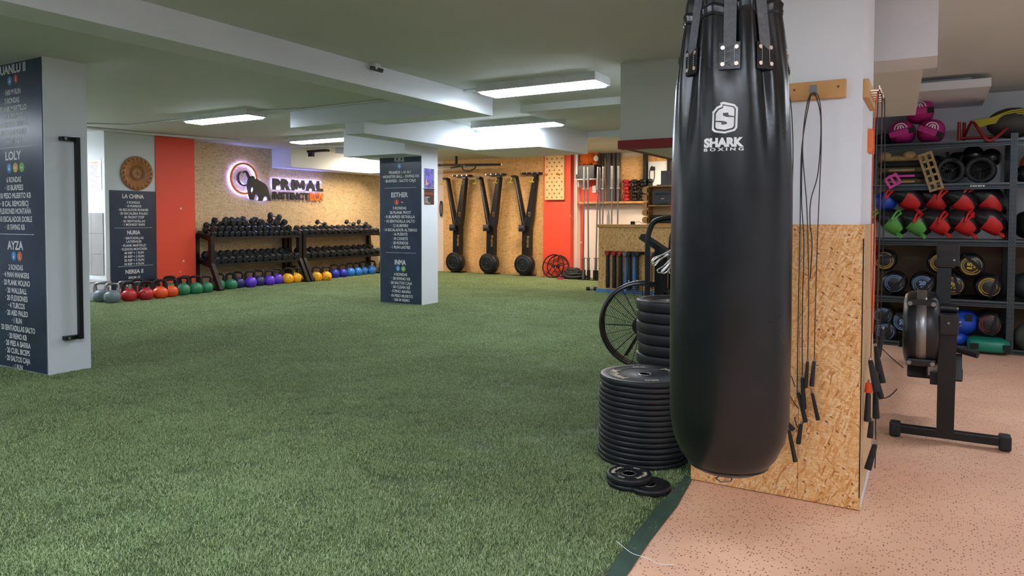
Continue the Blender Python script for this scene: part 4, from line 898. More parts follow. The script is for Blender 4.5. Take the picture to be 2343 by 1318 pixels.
def rope(label, cable, pts_list, handles, mat='cable_black', group='skipping ropes on the pillar'):
    t = thing('skipping_rope', label, 'skipping rope', cable[0], 0, group); o = Vector(cable[0])
    for c in [cable]+pts_list: MB().tube([p-o for p in smooth_path(c)], .0022, 6).build('cable', mat, t)
    for a, b, r0, hm in handles:
        a, b = Vector(a)-o, Vector(b)-o; d = b-a
        h_ = MB().tube([a, a+d*.08, a+d*.5, a+d*.93, b], [r0*.7, r0*.85, r0, r0*1.15, r0*1.05], 10).build('handle', hm, t)
        MB().cyl(a-d.normalized()*.012, a, .004, n=8).build('swivel', 'steel', h_)
F = 3.215
rope('black skipping rope looped on the plank hook, ending in two straight handles', [(-.412, F, .575), (-.41, F, .9), (-.405, F, 1.2), (-.398, F, 1.5), (-.405, F, 1.68), (-.43, F-.01, 1.722), (-.455, F, 1.68), (-.47, F, 1.5), (-.45, F, 1.25), (-.44, F, 1.0), (-.437, F, .8), (-.438, F, .60)], [], [((-.438, F, .60), (-.443, F-.01, .49), .0075, 'black_plastic'), ((-.412, F, .605), (-.419, F-.01, .50), .0085, 'black_plastic')], 'cable_brown')
rope('thin black skipping rope on the same hook with crossing cable and angled handles', [(-.458, F+.004, .53), (-.462, F+.004, .8), (-.46, F+.004, 1.1), (-.472, F+.004, 1.3), (-.466, F+.004, 1.6), (-.435, F, 1.725), (-.402, F+.004, 1.62), (-.408, F+.004, 1.4), (-.435, F+.004, 1.28), (-.437, F+.004, 1.18), (-.428, F+.004, 1.1), (-.433, F+.004, .95)], [], [((-.458, F, .53), (-.447, F-.012, .40), .009, 'grip_foam'), ((-.418, F, .47), (-.392, F-.01, .36), .0075, 'grip_foam')])
rope('black skipping rope with long tapered handles hanging low beside the bag', [(-.478, F+.006, .46), (-.478, F+.006, .8), (-.476, F+.006, 1.2), (-.474, F+.006, 1.5), (-.44, F+.002, 1.728)], [[(-.478, F, .46), (-.45, F-.01, .35), (-.47, F-.015, .32), (-.485, F-.01, .36)]], [((-.472, F, .465), (-.44, F-.012, .345), .0085, 'grip_foam'), ((-.458, F-.01, .335), (-.468, F-.015, .25), .009, 'grip_foam')])
rope('black skipping rope on the hook half hidden by the bag, handles near the floor', [(-.512, F, .38), (-.512, F, .8), (-.51, F, 1.2), (-.508, F, 1.5), (-.52, F, 1.69), (-.535, F-.01, 1.725), (-.555, F, 1.66), (-.55, F, 1.2), (-.545, F, .6), (-.53, F, .36)], [[(-.53, F, .56), (-.5, F-.006, .53), (-.485, F-.01, .49)], [(-.53, F, .5), (-.50, F-.006, .44), (-.47, F-.012, .40)]], [((-.524, F, .34), (-.487, F-.012, .305), .009, 'grip_foam'), ((-.508, F, .30), (-.478, F-.012, .17), .0085, 'black_plastic')])
# ropes on the pillar side
G = -.19
rope('brown skipping rope at the front of the pillar side bunch', [(-.205, 3.30, .62), (-.203, 3.31, 1.0), (-.20, 3.31, 1.4), (-.198, 3.32, 1.66), (-.195, 3.325, 1.73)], [], [((-.205, 3.27, .62), (-.178, 3.24, .50), .012, 'grip_foam'), ((-.195, 3.31, .58), (-.165, 3.32, .46), .010, 'grip_foam')], 'cable_brown')
rope('orange skipping rope in the pillar side bunch', [(-.205, 3.33, .70), (-.212, 3.33, 1.0), (-.214, 3.335, 1.3), (-.21, 3.34, 1.6), (-.20, 3.345, 1.73)], [[(-.202, 3.34, .72), (-.199, 3.34, 1.0), (-.203, 3.34, 1.3)]], [((-.212, 3.30, .48), (-.214, 3.29, .36), .012, 'black_plastic'), ((-.212, 3.30, .52), (-.212, 3.30, .48), .0135, 'cable_orange')], 'cable_orange')
rope('dark skipping rope with thick foam handles in the middle of the side bunch', [(-.19, 3.40, .66), (-.188, 3.40, 1.0), (-.186, 3.40, 1.4), (-.188, 3.41, 1.73)], [[(-.185, 3.40, .55), (-.19, 3.40, .4), (-.186, 3.38, .28)]], [((-.192, 3.40, .66), (-.182, 3.42, .54), .011, 'grip_foam'), ((-.19, 3.37, .47), (-.185, 3.36, .36), .012, 'grip_foam')], 'cable_brown')
rope('dark skipping rope with a frayed cable end at the back of the side bunch', [(-.185, 3.52, .70), (-.18, 3.52, 1.0), (-.178, 3.52, 1.4), (-.185, 3.54, 1.73)], [[(-.18, 3.5, .64), (-.13, 3.46, .60), (-.09, 3.42, .575)], [(-.18, 3.42, .43), (-.14, 3.4, .45), (-.11, 3.38, .49)]], [((-.172, 3.5, .72), (-.19, 3.48, .60), .011, 'grip_foam'), ((-.186, 3.44, .60), (-.165, 3.42, .5), .011, 'grip_foam')])
rope('black skipping rope hanging lowest on the pillar side, handle near the floor', [(-.185, 3.36, .27), (-.19, 3.38, .5), (-.194, 3.44, .9), (-.19, 3.46, 1.3), (-.19, 3.475, 1.73)], [[(-.182, 3.33, .26), (-.184, 3.32, .16)]], [((-.186, 3.335, .255), (-.21, 3.30, .155), .0125, 'grip_foam'), ((-.2, 3.31, .36), (-.203, 3.30, .29), .0105, 'grip_foam')])
o = B((-.25, 3.55, 1.50), (-.232, 3.72, 1.60)).build('plug_box', 'orange_paint'); tag(o, 'small orange box fixed to the pillar side behind the ropes', 'box')

# ------------------------------------------------------------------ punching bag
BX, BY = -.566, 2.385
RP = [(.372, 0.0), (.372, .07), (.378, .10), (.394, .125), (.43, .1527), (.487, .1776), (.558, .1885), (.75, .1908), (.915, .191), (1.2, .190), (1.343, .189), (1.485, .1845), (1.628, .177), (1.699, .1685), (1.771, .1595), (1.83, .150), (1.856, .147)]
STRAPS = [-47, -3, 34, 86, 140, 195, 250]
FACE = math.atan2(-BY, -BX)               # direction from the bag to the photographer's side
def rad(z):
    for (z0, r0), (z1, r1) in zip(RP, RP[1:]):
        if z <= z1 and z1 > z0: return r0+(r1-r0)*(z-z0)/(z1-z0)
    return RP[-1][1]
def pleat(t):
    d = math.degrees(t-FACE) % 360; st = sorted(a % 360 for a in STRAPS)
    for i, a in enumerate(st):
        b = st[(i+1) % len(st)]+(360 if i == len(st)-1 else 0); dd = d if d >= a or i < len(st)-1 else d+360
        if a <= dd < b: return (dd-a)/(b-a), i
    return ((d+360-st[-1])/(st[0]+360-st[-1])), len(st)-1
def brad(t, z, r=None):
    r = rad(z) if r is None else r
    d = math.degrees(t-FACE); dc = abs((d+3+180) % 360-180); z0 = 1.25+.32*math.exp(-(dc/24)**2)
    k = max(0., min(1., (z-z0)/(1.80-z0))); k = k*k*(3-2*k); u, i = pleat(t)
    bul = math.sin(PI*u)**1.05
    fold = .016*math.cos(R(d)*11+i*1.7+z*3)+.010*math.cos(R(d)*23+z*9+i)
    return r*(1+k*(.15*bul-.125)+fold*k*(.5+bul)+.006*math.cos(R(d)*5+z*2.2)*min(1, max(0, (z-.9)/.4)))
def arch(t, z):
    u, i = pleat(t); k = max(0., min(1., (z-1.68)/.17)); return k*.022*(math.sin(PI*u)-.4)+k*.006*math.cos(i*2.1)
def skin(prof, n):
    m = MB(); vs = []
    for r, z in prof:
        for i in range(n):
            t = 2*PI*i/n; rr = brad(t, min(z, 1.856), r) if r > .001 else 0; vs.append((rr*math.cos(t), rr*math.sin(t), z+(arch(t, z) if z < 1.95 else arch(t, 1.9)*max(0, (2.02-z)/.07))))
    m.add(vs, [(j*n+i, j*n+(i+1) % n, (j+1)*n+(i+1) % n, (j+1)*n+i) for j in range(len(prof)-1) for i in range(n)], True); return m
bag = thing('punching_bag', 'tall black leather punching bag with white shark logo hanging by the pillar', 'punching bag', (BX, BY, 0))
prof = [(0.0, .372), (.05, .372)] + [(rad(z), z) for z in [.374, .378, .386, .394, .41, .43, .46, .487, .52, .558, .62, .7, .8, .9, 1.0, 1.1, 1.2, 1.25, 1.3, 1.343, 1.39, 1.43, 1.485, 1.53, 1.58, 1.628, 1.66, 1.699, 1.73, 1.771, 1.80, 1.82]]
skin(prof, 216).build('body', 'bag_leather', bag)
skin([(.151, 1.818), (.1555, 1.822), (.1535, 1.832), (.155, 1.845), (.1545, 1.852), (.150, 1.856)], 216).build('hem_band', 'bag_leather', bag)
skin([(.150, 1.850), (.1485, 1.862), (.148, 1.88), (.142, 1.91), (.132, 1.94), (.115, 1.97), (.09, 1.995), (.05, 2.012), (0, 2.02)], 216).build('top_cover', 'bag_leather', bag)
mb = MB()
for zz in (1.829, 1.849): mb.tube([((brad(t, 1.838, .1545)+.0008)*math.cos(t), (brad(t, 1.838, .1545)+.0008)*math.sin(t), zz+arch(t, zz)) for t in [2*PI*i/216 for i in range(216)]], .0012, 5, True)
mb.build('seam', 'black_leather', bag)
mb = MB(); mb.tube([((brad(t, .395)+.0008)*math.cos(t), (brad(t, .395)+.0008)*math.sin(t), .395) for t in [2*PI*i/96 for i in range(96)]], .002, 6, True); mb.build('bottom_seam', 'black_leather', bag)
MB().tube([(.0, -.06, .373), (-.02, -.075, .362), (.0, -.09, .358), (.03, -.08, .362), (.03, -.06, .373)], .0025, 6).build('bottom_loop', 'steel', bag)
def onbag(u, z, k=.001):
    """u = metres along the surface from the facing direction, to the photographer's right"""
    t = FACE+u/rad(z); r = brad(t, z)+k; return (r*math.cos(t), r*math.sin(t), z)
def bagpatch(u0, u1, z0, z1, k, nu=6, nv=6):
    m = MB(); vs = []
    for j in range(nv+1):
        z = z0+(z1-z0)*j/nv; a, b = Vector(onbag(u0, z, k)), Vector(onbag(u1, z, k)); nrm = (a+b).normalized(); nrm.z = 0
        for i in range(nu+1): x = i/nu; p = a.lerp(b, x)+nrm*.010*x*(1-x); vs.append((p.x, p.y, z))
    vs2 = [onbag(u0+(u1-u0)*i/nu, z0+(z1-z0)*j/nv, -.002) for j in range(nv+1) for i in range(nu+1)]
    W = nu+1; fs = [(j*W+i, j*W+i+1, (j+1)*W+i+1, (j+1)*W+i) for j in range(nv) for i in range(nu)]
    m.add(vs, fs, True)
    edge = [i for i in range(W)]+[j*W+nu for j in range(1, nv+1)]+[nv*W+i for i in range(nu-1, -1, -1)]+[j*W for j in range(nv-1, 0, -1)]
    o = len(vs); m.add(vs+vs2, [(a, b, b+o, a+o) for a, b in zip(edge, edge[1:]+edge[:1])]); return m
for a in STRAPS:
    uc_ = R(a)*rad(1.69); hw = .031
    tt = FACE+R(a); c, s_ = math.cos(tt), math.sin(tt); q = MB(); px, py = -s_*.0185, c*.0185; r0_ = (brad(tt+.19, 1.72)+brad(tt-.19, 1.72))/2*math.cos(.19)+.004; r1 = .128; vs = []
    for r_, z_ in ((r0_, 1.705), (r0_+.002, 1.735), (.1475, 1.86), (.130, 1.95), (.105, 2.02), (.03, 2.2)):
        wq = 1 if z_ < 2.1 else .5
        vs += [(r_*c-px*wq, r_*s_-py*wq, z_), (r_*c+px*wq, r_*s_+py*wq, z_)]
    q.add(vs+[(x-.002*c, y-.002*s_, z) for x, y, z in vs], [(2*i, 2*i+1, 2*i+3, 2*i+2) for i in range(5)]+[(12+2*i, 12+2*i+2, 12+2*i+3, 12+2*i+1) for i in range(5)]); q.build('strap', 'webbing', bag)
    pt = bagpatch(uc_-hw, uc_+hw, 1.652, 1.735, .0055).build('strap_patch', 'black_leather', bag)
    rv = MB()
    for du in (-.02, .02):
        for z in (1.668, 1.719):
            x_ = .5+du/(2*hw); a_, b_ = Vector(onbag(uc_-hw, z, .0055)), Vector(onbag(uc_+hw, z, .0055)); nrm = Vector((a_.x+b_.x, a_.y+b_.y, 0)).normalized(); p = a_.lerp(b_, x_)+nrm*.010*x_*(1-x_); rv.cyl(p-nrm*.001, p+nrm*.0025, .0062, n=12)
    rv.build('rivet', 'bronze_rivet', pt)
    sx = MB()
    for du in (-.014, .014): 
        for i in range(7): z = 1.672+i*.0065; x_ = .5+du/(2*hw); a_, b_ = Vector(onbag(uc_-hw, z, .0062)), Vector(onbag(uc_+hw, z, .0062)); nrm = Vector((a_.x+b_.x, a_.y+b_.y, 0)).normalized(); p = a_.lerp(b_, x_)+nrm*.010*x_*(1-x_); sx.tube([p, p+Vector((0, 0, .004))], .0007, 4)
    sx.build('stitching', 'letter_white', pt)
rg = MB().torus((0, 0, 2.21), (0, 1, 0), .035, .006, 20, 6); rg.tube([(0, 0, 2.245), (0, 0, 2.455)], .008, 6); rg.build('hanging_ring', 'chrome', bag)
def bagpoly(poly, k):
    n_ = len(poly); cx_ = sum(p[0] for p in poly)/n_; cz = sum(p[1] for p in poly)/n_
    bm = bmesh.new(); f = bm.faces.new([bm.verts.new((p[0], p[1], 0)) for p in poly]); bmesh.ops.triangulate(bm, faces=[f])
    bmesh.ops.subdivide_edges(bm, edges=bm.edges[:], cuts=5, use_grid_fill=True); bmesh.ops.triangulate(bm, faces=bm.faces[:])
    bm.verts.ensure_lookup_table(); bm.verts.index_update()
    m = MB(); m.add([onbag(v.co.x, v.co.y, k) for v in bm.verts], [[v.index for v in f.verts] for f in bm.faces]); bm.free(); return m
bagpoly([(-.0343,1.5515),(-.0243,1.5539),(.0077,1.5447),(.0177,1.5339),(.0161,1.4739),(.0097,1.4647),(-.0203,1.4575),(-.0503,1.4627),(-.0583,1.4699),(-.0571,1.5219),(-.0587,1.5243),(-.0523,1.5307),(-.0443,1.5399),(-.0331,1.5447)], .0008).build('emblem_border', 'letter_white', bag)
bagpoly([(-.0275,1.5467),(.0057,1.5387),(.0117,1.5307),(.0101,1.4767),(.0057,1.4699),(-.0203,1.4635),(-.0463,1.4683),(-.0523,1.4739),(-.0515,1.5207),(-.0411,1.5339),(-.0275,1.5387)], .0013).build('emblem_band', 'black_leather', bag)
bagpoly([(-.0243,1.5427),(.0029,1.5355),(.0073,1.5287),(.0061,1.4795),(.0021,1.4739),(-.0203,1.4687),(-.0431,1.4727),(-.0475,1.4779),(-.0463,1.5187),(-.0383,1.5299),(-.0255,1.5347)], .0018).build('emblem_plate', 'letter_white', bag)
q = bagpoly([(-.0259,1.5195),(-.0103,1.5203),(-.0091,1.5123),(.0073,1.5083),(.0073,1.5051),(-.0163,1.5075),(-.0259,1.5123)], .0023); q2 = bagpoly([(-.0475,1.4975),(-.0243,1.4955),(-.0139,1.4915),(-.0139,1.4859),(-.0291,1.4843),(-.0303,1.4915),(-.0475,1.4939)], .0023); q.add(q2.v, q2.f); q.build('emblem_notch', 'black_leather', bag)
q = MB(); put_text(q, 'SHARK', (-.0235, 1.432), .026, .118, lambda u, v: onbag(u, v, .0012), .06); q.build('lettering', 'letter_white', bag)
q = MB(); put_text(q, 'B O X I N G', (-.0235, 1.4105), .0095, .118, lambda u, v: onbag(u, v, .0012), .03); q.build('lettering', 'letter_white', bag)

# ------------------------------------------------------------------ weight plates
def plate_mesh(r, th, grooves=True):
    m = MB(); b = min(.006, th*.25)
    m.lathe([(.026, th*.9), (.05, th*.9), (.052, th*.82), (r*.60, th*.82), (r*.62, th*.90), (r*.80, th*.90), (r*.82, th*.98), (r-b, th), (r, th-b), (r, b), (r-b, 0), (.026, 0), (.026, th*.9)], 64, cr=.0007)
    return m
def arc_text(mb, txt, rr, a_mid, hgt, z, step):
    for i, ch in enumerate(txt):
        vs, fs, wd = text_poly(ch, .04)
        if not vs: continue
        a = a_mid-(i-(len(txt)-1)/2)*step; c, s_ = math.cos(a), math.sin(a)
        mb.add([((rr+v.y*hgt)*c+(v.x-wd/2)*hgt*s_, (rr+v.y*hgt)*s_-(v.x-wd/2)*hgt*c, z) for v in vs], fs)
def weight_plate(r, th, x, y, z, lab, grp, store={}, words=None, rz=0):
    key = (r, th, bool(words))
    if key not in store:
        t = thing('weight_plate', lab, 'weight plate', (x, y, z), rz, grp); plate_mesh(r, th).build('disc', 'plate_rubber', t)
        MB().lathe([(.0255, 0), (.034, 0), (.034, th*.93), (.0255, th*.93), (.0255, 0)], 24, cr=.0006).build('hub_ring', 'chrome', t)
        if words:
            q = MB(); zz = th*.9+.0022
            for am in (-2.55, -2.55+PI): arc_text(q, words, r*.60, am, r*.19, zz, .23)
            for am in (-1.0, -1.0+PI): arc_text(q, '5KG', r*.64, am, r*.11, zz, .15)
            q.build('lettering', 'letter_cream', t)
        store[key] = t
    else: t = dup(store[key], (x, y, z), rz, lab, None, grp)
    return t
PXc, PYc = -1.225, 3.43; nn = 16; th = .0265
for k in range(nn):
    off = .010*(1-k/(nn-1)) 
    weight_plate(.225, th-.0005, PXc-.012+.012*k/nn+random.uniform(-.004, .004), PYc+random.uniform(-.004, .004), k*th, ('black bumper plate with raised lettering on top of the front stack' if k == nn-1 else 'thin black bumper plate, %s from the floor in the front stack' % ORD[k]), 'plates in the front stack', words='MANIAK' if k == nn-1 else None, rz=0)
for k in range(12):
    weight_plate(.225, .0605, -1.256+random.uniform(-.010, .010), 4.05+random.uniform(-.006, .006), k*.0615, ('thick black bumper plate on top of the tall stack behind' if k == 11 else 'thick black bumper plate, %s from the floor in the tall rear stack' % ORD[k]), 'plates in the tall rear stack')
weight_plate(.098, .027, -1.06, 3.02, 0.0, 'small black plate slid out to the side under the lettered one', 'small plates on the turf')
weight_plate(.102, .030, -1.155, 3.025, .027, 'small black lettered plate lying on another at the stack foot', 'small plates on the turf', words='MANIAK', rz=R(-40))
weight_plate(.102, .0268, -1.150, 3.028, 0, 'small black plate at the very bottom of the little pile', 'small plates on the turf')

# ------------------------------------------------------------------ spring collars on a peg beside the pillar
pg = MB().tube([(-.93, 3.50, 1.07), (-1.09, 3.49, 1.075)], .012, 8).build('wall_peg', 'steel'); tag(pg, 'steel peg on the pillar flank carrying the spring collars', 'peg')
def spring_collar(loc, rot, lab, st=[]):
    if not st:
        t = thing('spring_collar', lab, 'collar clip', loc, rot, 'chrome spring collars on the peg')
        co = [(.027*math.cos(a), .005*a/PI, -.03+.027*math.sin(a)) for a in [i*PI/8 for i in range(0, 56)]]
        MB().tube(co, .0035, 6).build('coil', 'chrome', t)
        for sx in (-1, 1):
            y0 = 0 if sx < 0 else .034
            MB().tube(smooth_path([(sx*.015, y0, -.05), (sx*.03, y0, -.10), (sx*.042, y0, -.15), (sx*.035, y0, -.172), (sx*.02, y0, -.168), (sx*.022, y0, -.13), (sx*.012, y0, -.08)], 4), .0033, 6).build('grip_loop', 'chrome', t)
        st.append(t)
    else: dup(st[0], loc, rot, lab)
for i, (x, z, ry, rz) in enumerate([(-1.06, 1.075, .75, .2), (-1.045, 1.06, .95, .5), (-1.03, 1.07, .45, -.3), (-1.01, 1.075, .3, .4), (-.985, 1.07, .12, 0), (-.965, 1.07, -.1, .3)]):
    spring_collar((x, 3.47, z), (0, ry, rz), 'chrome spring collar with wire grips, %s from the tip of the peg' % ORD[i])

# ------------------------------------------------------------------ air bike
ab = thing('air_bike', 'black fan bike with round wire cage behind the plate stacks', 'exercise bike', (-1.83, 5.06, 0), R(-8))
fa = Vector((math.sin(R(22)), -math.cos(R(22)), 0))      # axis of the fan, towards the room
fx = Vector((math.cos(R(22)), math.sin(R(22)), 0)); fz = Vector((0, 0, 1)); fcn = Vector((0, 0, .415))
cir = lambda r, off, n=56: [fcn+fa*off+(fx*math.cos(2*PI*i/n)+fz*math.sin(2*PI*i/n))*r for i in range(n)]
m = MB().tube(cir(.305, .055), .010, 8, True); m.tube(cir(.305, -.055), .010, 8, True); m.tube(cir(.312, 0), .018, 8, True)
m.build('cage_rim', 'black_plastic', ab)
m = MB()
for k in range(19): 
    r_k = .075+.0118*k; m.tube(cir(r_k, .055+.02*(1-(r_k/.3)**2), 56), .0022, 4, True)
o = m.build('cage_rings', 'black_metal', ab); o['kind'] = 'stuff'
m = MB()
for k in range(24):
    a = 2*PI*k/24; d = fx*math.cos(a)+fz*math.sin(a); m.tube([fcn+fa*.077+d*.06, fcn+fa*.07+d*.18, fcn+fa*.055+d*.30], .0032 if k % 3 == 0 else .002, 5)
m.build('cage_spokes', 'black_metal', ab)
m = MB().cyl(fcn+fa*.09, fcn+fa*.05, .07, n=28); m.build('hub', 'black_plastic', ab)
for k in range(6):
    a = 2*PI*k/6; d = fx*math.cos(a)+fz*math.sin(a); e = fx*-math.sin(a)+fz*math.cos(a); m = MB()
    m.add([fcn+d*.08+fa*.03, fcn+d*.27+fa*.03, fcn+d*.27-fa*.035+e*.02, fcn+d*.08-fa*.035+e*.02, fcn+d*.08+fa*.028, fcn+d*.27+fa*.028, fcn+d*.27-fa*.037+e*.02, fcn+d*.08-fa*.037+e*.02], [(0, 1, 2, 3), (7, 6, 5, 4)]); m.build('fan_blade', 'rack_steel', ab)
def hand(off, nm):
    MB().tube(smooth_path([off+Vector((0, 0, .30)), off+Vector((.0, 0, .62)), off+Vector((.0, 0, 1.0)), off+Vector((.01, .01, 1.12)), off+Vector((.06, .03, 1.19)), off+Vector((.22, .05, 1.215))], 5), .02, 10).build('handle_arm', 'black_metal', ab)
hand(Vector((.085, -.10, 0)), 1); hand(Vector((.16, .12, -.03)), 2)
m = MB().box((-.11, -.03, -.02), (.12, .05, .02), Matrix.Translation((.08, .0, 1.015)) @ Matrix.Rotation(R(30), 4, 'Y')); m.build('console', 'black_plastic', ab)
m = MB().box((.12, -.03, -.02), (.2, .05, .025), Matrix.Translation((.08, .0, 1.015)) @ Matrix.Rotation(R(30), 4, 'Y')); m.build('console_keys', 'printer_grey', ab)
B((.10, -.02, .1), (.17, .05, .98)).build('mast', 'black_metal', ab); B((.14, -.06, .25), (.75, .06, .34), None, .01).build('frame_beam', 'black_metal', ab)
for y in (.0,): MB().tube([(.12, -.22, .03), (.12, .26, .03)], .025, 8).build('front_foot', 'black_metal', ab); MB().tube([(.85, -.25, .03), (.85, .25, .03)], .025, 8).build('rear_foot', 'black_metal', ab)
B((.74, -.04, .03), (.86, .04, .75)).build('seat_post', 'black_metal', ab); MB().ellip((.82, 0, .80), (.15, .13, .05), 14, 8).build('saddle', 'black_leather', ab); B((.1, -.05, .03), (.86, .05, .07)).build('floor_beam', 'black_metal', ab)
B((.05, -.13, .35), (.25, -.06, .55), None, .02).build('crank_cover', 'black_plastic', ab)

# ------------------------------------------------------------------ storage rack on the right
SY = 7.72
sr = thing('storage_rack', 'dark steel slotted storage rack with five loaded levels', 'shelf', (0, SY, 0))
levels = [.03, .455, 1.0, 1.515, 1.90]
for z in levels:
    b = B((-.62, .0, z), (1.35, .55, z+.012)); b.build('shelf_board', 'rack_steel', sr)
    f = MB(); f.box((-.62, -.012, z-.045), (1.35, .0, z+.012)); b_ = f.build('front_beam', 'rack_steel', sr); f = MB(); f.box((-.62, -.017, z-.003), (1.35, -.012, z+.012)); f.box((-.62, -.017, z-.028), (1.35, -.012, z-.022)); f.box((-.62, -.017, z-.045), (1.35, -.012, z-.038)); f.build('beam_ridges', 'rack_lip_shine', b_)  # ridges along the beam, their shine painted in as a lighter metal
for x in (.595, -.62):
    for y in (-.02, .51):
        f = MB()
        for sx in (0, 1): f.box((x+.028*sx-.001, y, 0), (x+.028*sx+.026, y+.004, 1.96))
        f.box((x-.001, y+.004, 0), (x+.003, y+.04, 1.96)); f.box((x+.05, y+.004, 0), (x+.054, y+.04, 1.96))
        u = f.build('upright', 'rack_grey' if y < 0 else 'rack_steel', sr)
        if y < 0 and x > 0:
            hs = MB()
            for k in range(48):
                for sx in (0, 1): hs.box((x+.028*sx+.007, y-.001, .03+.04*k), (x+.028*sx+.018, y+.0, .045+.04*k))
            q = hs.build('slot_holes', 'black_plastic', u); q['kind'] = 'stuff'
bb = struct('trim_21', B((-.9, 8.33, 0), (3.0, 8.35, .98)), 'brown_board')
q = MB()
for k_ in range(6): q.box((.30+.019*k_, -.0185, 1.494), (.312+.019*k_+.003*(k_ % 2), -.0172, 1.506))
q.build('maker_mark', 'letter_white', sr)['kind'] = 'stuff'
# pink sand bags (top)
def round_bag(x, z, r, mat, lab, strap, rz, logo=True, grp='pink sand bags on the top level'):
    t = thing('sand_bag', lab, 'sand bag', (x, SY+.04, z), (0, 0, 0), grp)
    MB().ellip((0, .17, 0), (r, .24, r*.95), 24, 14, None, True, .85).build('body', mat, t)
    f = lambda u, v, k: (u, -.045+.02*((u*u+v*v)/(r*r))*2.2-.002*k, v)
    ca, sa = math.cos(rz), math.sin(rz); rotf = lambda u, v: (u*ca-v*sa, u*sa+v*ca)
    def strip(u0, u1, v0, v1, k, nm, mt):
        m = MB(); N_ = 6; vs = []
        for j in (0, 1):
            for i in range(N_+1): a, b = rotf(u0+(u1-u0)*i/N_, (v0, v1)[j]); vs.append((a, -.068-.004*k+.9*(a*a+b*b), b))
        vs2 = [(a, b+.012, c) for a, b, c in vs]; n_ = len(vs); m.add(vs+vs2, [(i, i+1, N_+2+i, N_+1+i) for i in range(N_)]+[(i+n_, i+1+n_, i+1, i) for i in range(N_)]+[(N_+1+i, N_+2+i, N_+2+i+n_, N_+1+i+n_) for i in range(N_)]); m.build(nm, mt, t)
    strip(-r*.85, r*.5, -r*.42, r*.0, 2, 'handle_flap', mat); strip(r*.5, r*.95, -r*.40, r*.06, 3, 'velcro_strap', 'black_fabric')
    if logo:
        m = MB()
        for a0 in range(14):
            t0, t1 = PI*a0/14, PI*(a0+1)/14; vs = []
            for tt, q_ in ((t0, .46), (t1, .46), (t1, .39), (t0, .39)):
                a, b = rotf(q_*r*math.cos(tt), r*.12+q_*r*math.sin(tt)); vs.append((a, -.0735+.9*(a*a+b*b), b))
            m.add(vs, [(0, 1, 2, 3)])
        for s0 in (-.22, .0, .22):
            vs = []
            for u, v in ((s0-.05, .06), (s0+.05, .06), (s0*.4+.04, .36), (s0*.4-.04, .36)): a, b = rotf(u*r, v*r+.06*r); vs.append((a, -.0735+.9*(a*a+b*b), b))
            m.add(vs, [(0, 1, 2, 3)])
        m.build('printed_logo', 'letter_white', t)
    return t
round_bag(-.26, 2.035, .118, 'pink_fabric', 'pink sand bag at the pillar end of the top level', 0, .2)
round_bag(-.015, 2.03, .118, 'pink_fabric', 'pink sand bag next to the first on the top level', 0, -.45)
round_bag(-.11, 2.225, .118, 'pink_fabric', 'pink sand bag stacked on top of the other two', 0, .05)
t = thing('folded_bag', 'dark folded bag squeezed beside the pink sand bags', 'bag', (-.42, SY+.25, 1.98)); MB().ellip((0, 0, 0), (.1, .2, .06), 12, 8).build('body', 'black_fabric', t)
t = thing('red_bar_frame', 'dark red bent tube frame lying on the top level', 'frame', (.3, SY+.1, 1.93))
MB().tube(smooth_path([(.0, .0, .16), (.03, -.06, .13), (.08, -.13, .03), (.13, -.14, -.03), (.19, -.13, .0), (.27, -.05, .08)], 5), .014, 8).build('bent_tube', 'dark_red_metal', t); MB().tube([(-.09, .05, 0), (-.09, .05, .17)], .014, 8).build('post', 'dark_red_metal', t); MB().tube([(-.05, .1, 0), (-.05, .1, .17)], .014, 8).build('post', 'dark_red_metal', t); MB().tube([(-.09, .06, .02), (.5, .1, .025)], .015, 8).build('rail', 'dark_red_metal', t); MB().tube([(.0, .0, .16), (-.05, .1, .03)], .012, 8).build('brace', 'dark_red_metal', t); B((.25, .02, .05), (.55, .1, .09)).build('pad', 'dark_red_metal', t)
t = thing('yellow_rope_bundle', 'yellow rope bundle stretched over the red frame', 'rope', (.3, SY+.1, 1.93))
for k in range(7): MB().tube(smooth_path([(.03, .02, .10+.012*k), (.15, .0, .135+.008*k), (.3, -.02, .14+.016*k), (.55, -.02, .13+.02*k)], 4), .007, 6).build('strand', 'yellow_rope', t)
t = thing('dark_disc', 'dark round cushion behind the yellow rope', 'cushion', (.62, SY+.2, 2.07)); MB().ellip((0, 0, 0), (.2, .15, .14), 16, 10).build('body', 'grey_leather', t)
# second level: vests, straps, wheels
for i, (z, mt, lab) in enumerate([(1.53, 'olive_fabric', 'camouflage weight vest at the bottom of the folded pile'), (1.585, 'black_fabric', 'black weight vest with pink strap in the folded pile'), (1.64, 'olive_fabric', 'camouflage weight vest third from the bottom of the folded pile'), (1.695, 'black_fabric', 'dark weight vest fourth from the bottom of the folded pile'), (1.75, 'tan_fabric', 'tan weight vest topping the folded pile')]):
    t = thing('weight_vest', lab, 'vest', (-.26, SY+.03, z), random.uniform(-.05, .05), 'folded weight vests')
    MB().ellip((0, .16, .026), (.2, .18, .030), 20, 8, None, True, .45).build('folded_body', mt, t)
    B((-.1, -.03, .012), (.12, -.018, .032), None, .004).build('front_strap', 'pink_strap' if i == 1 else ('tan_fabric' if i % 2 == 0 else 'black_fabric'), t)
    if i == 4:
        for x, s_ in ((-.13, .055), (.07, .062)): MB().ellip((x, .0, .05), (s_, .06, .045), 10, 8).build('shoulder_pad', 'tan_fabric', t)
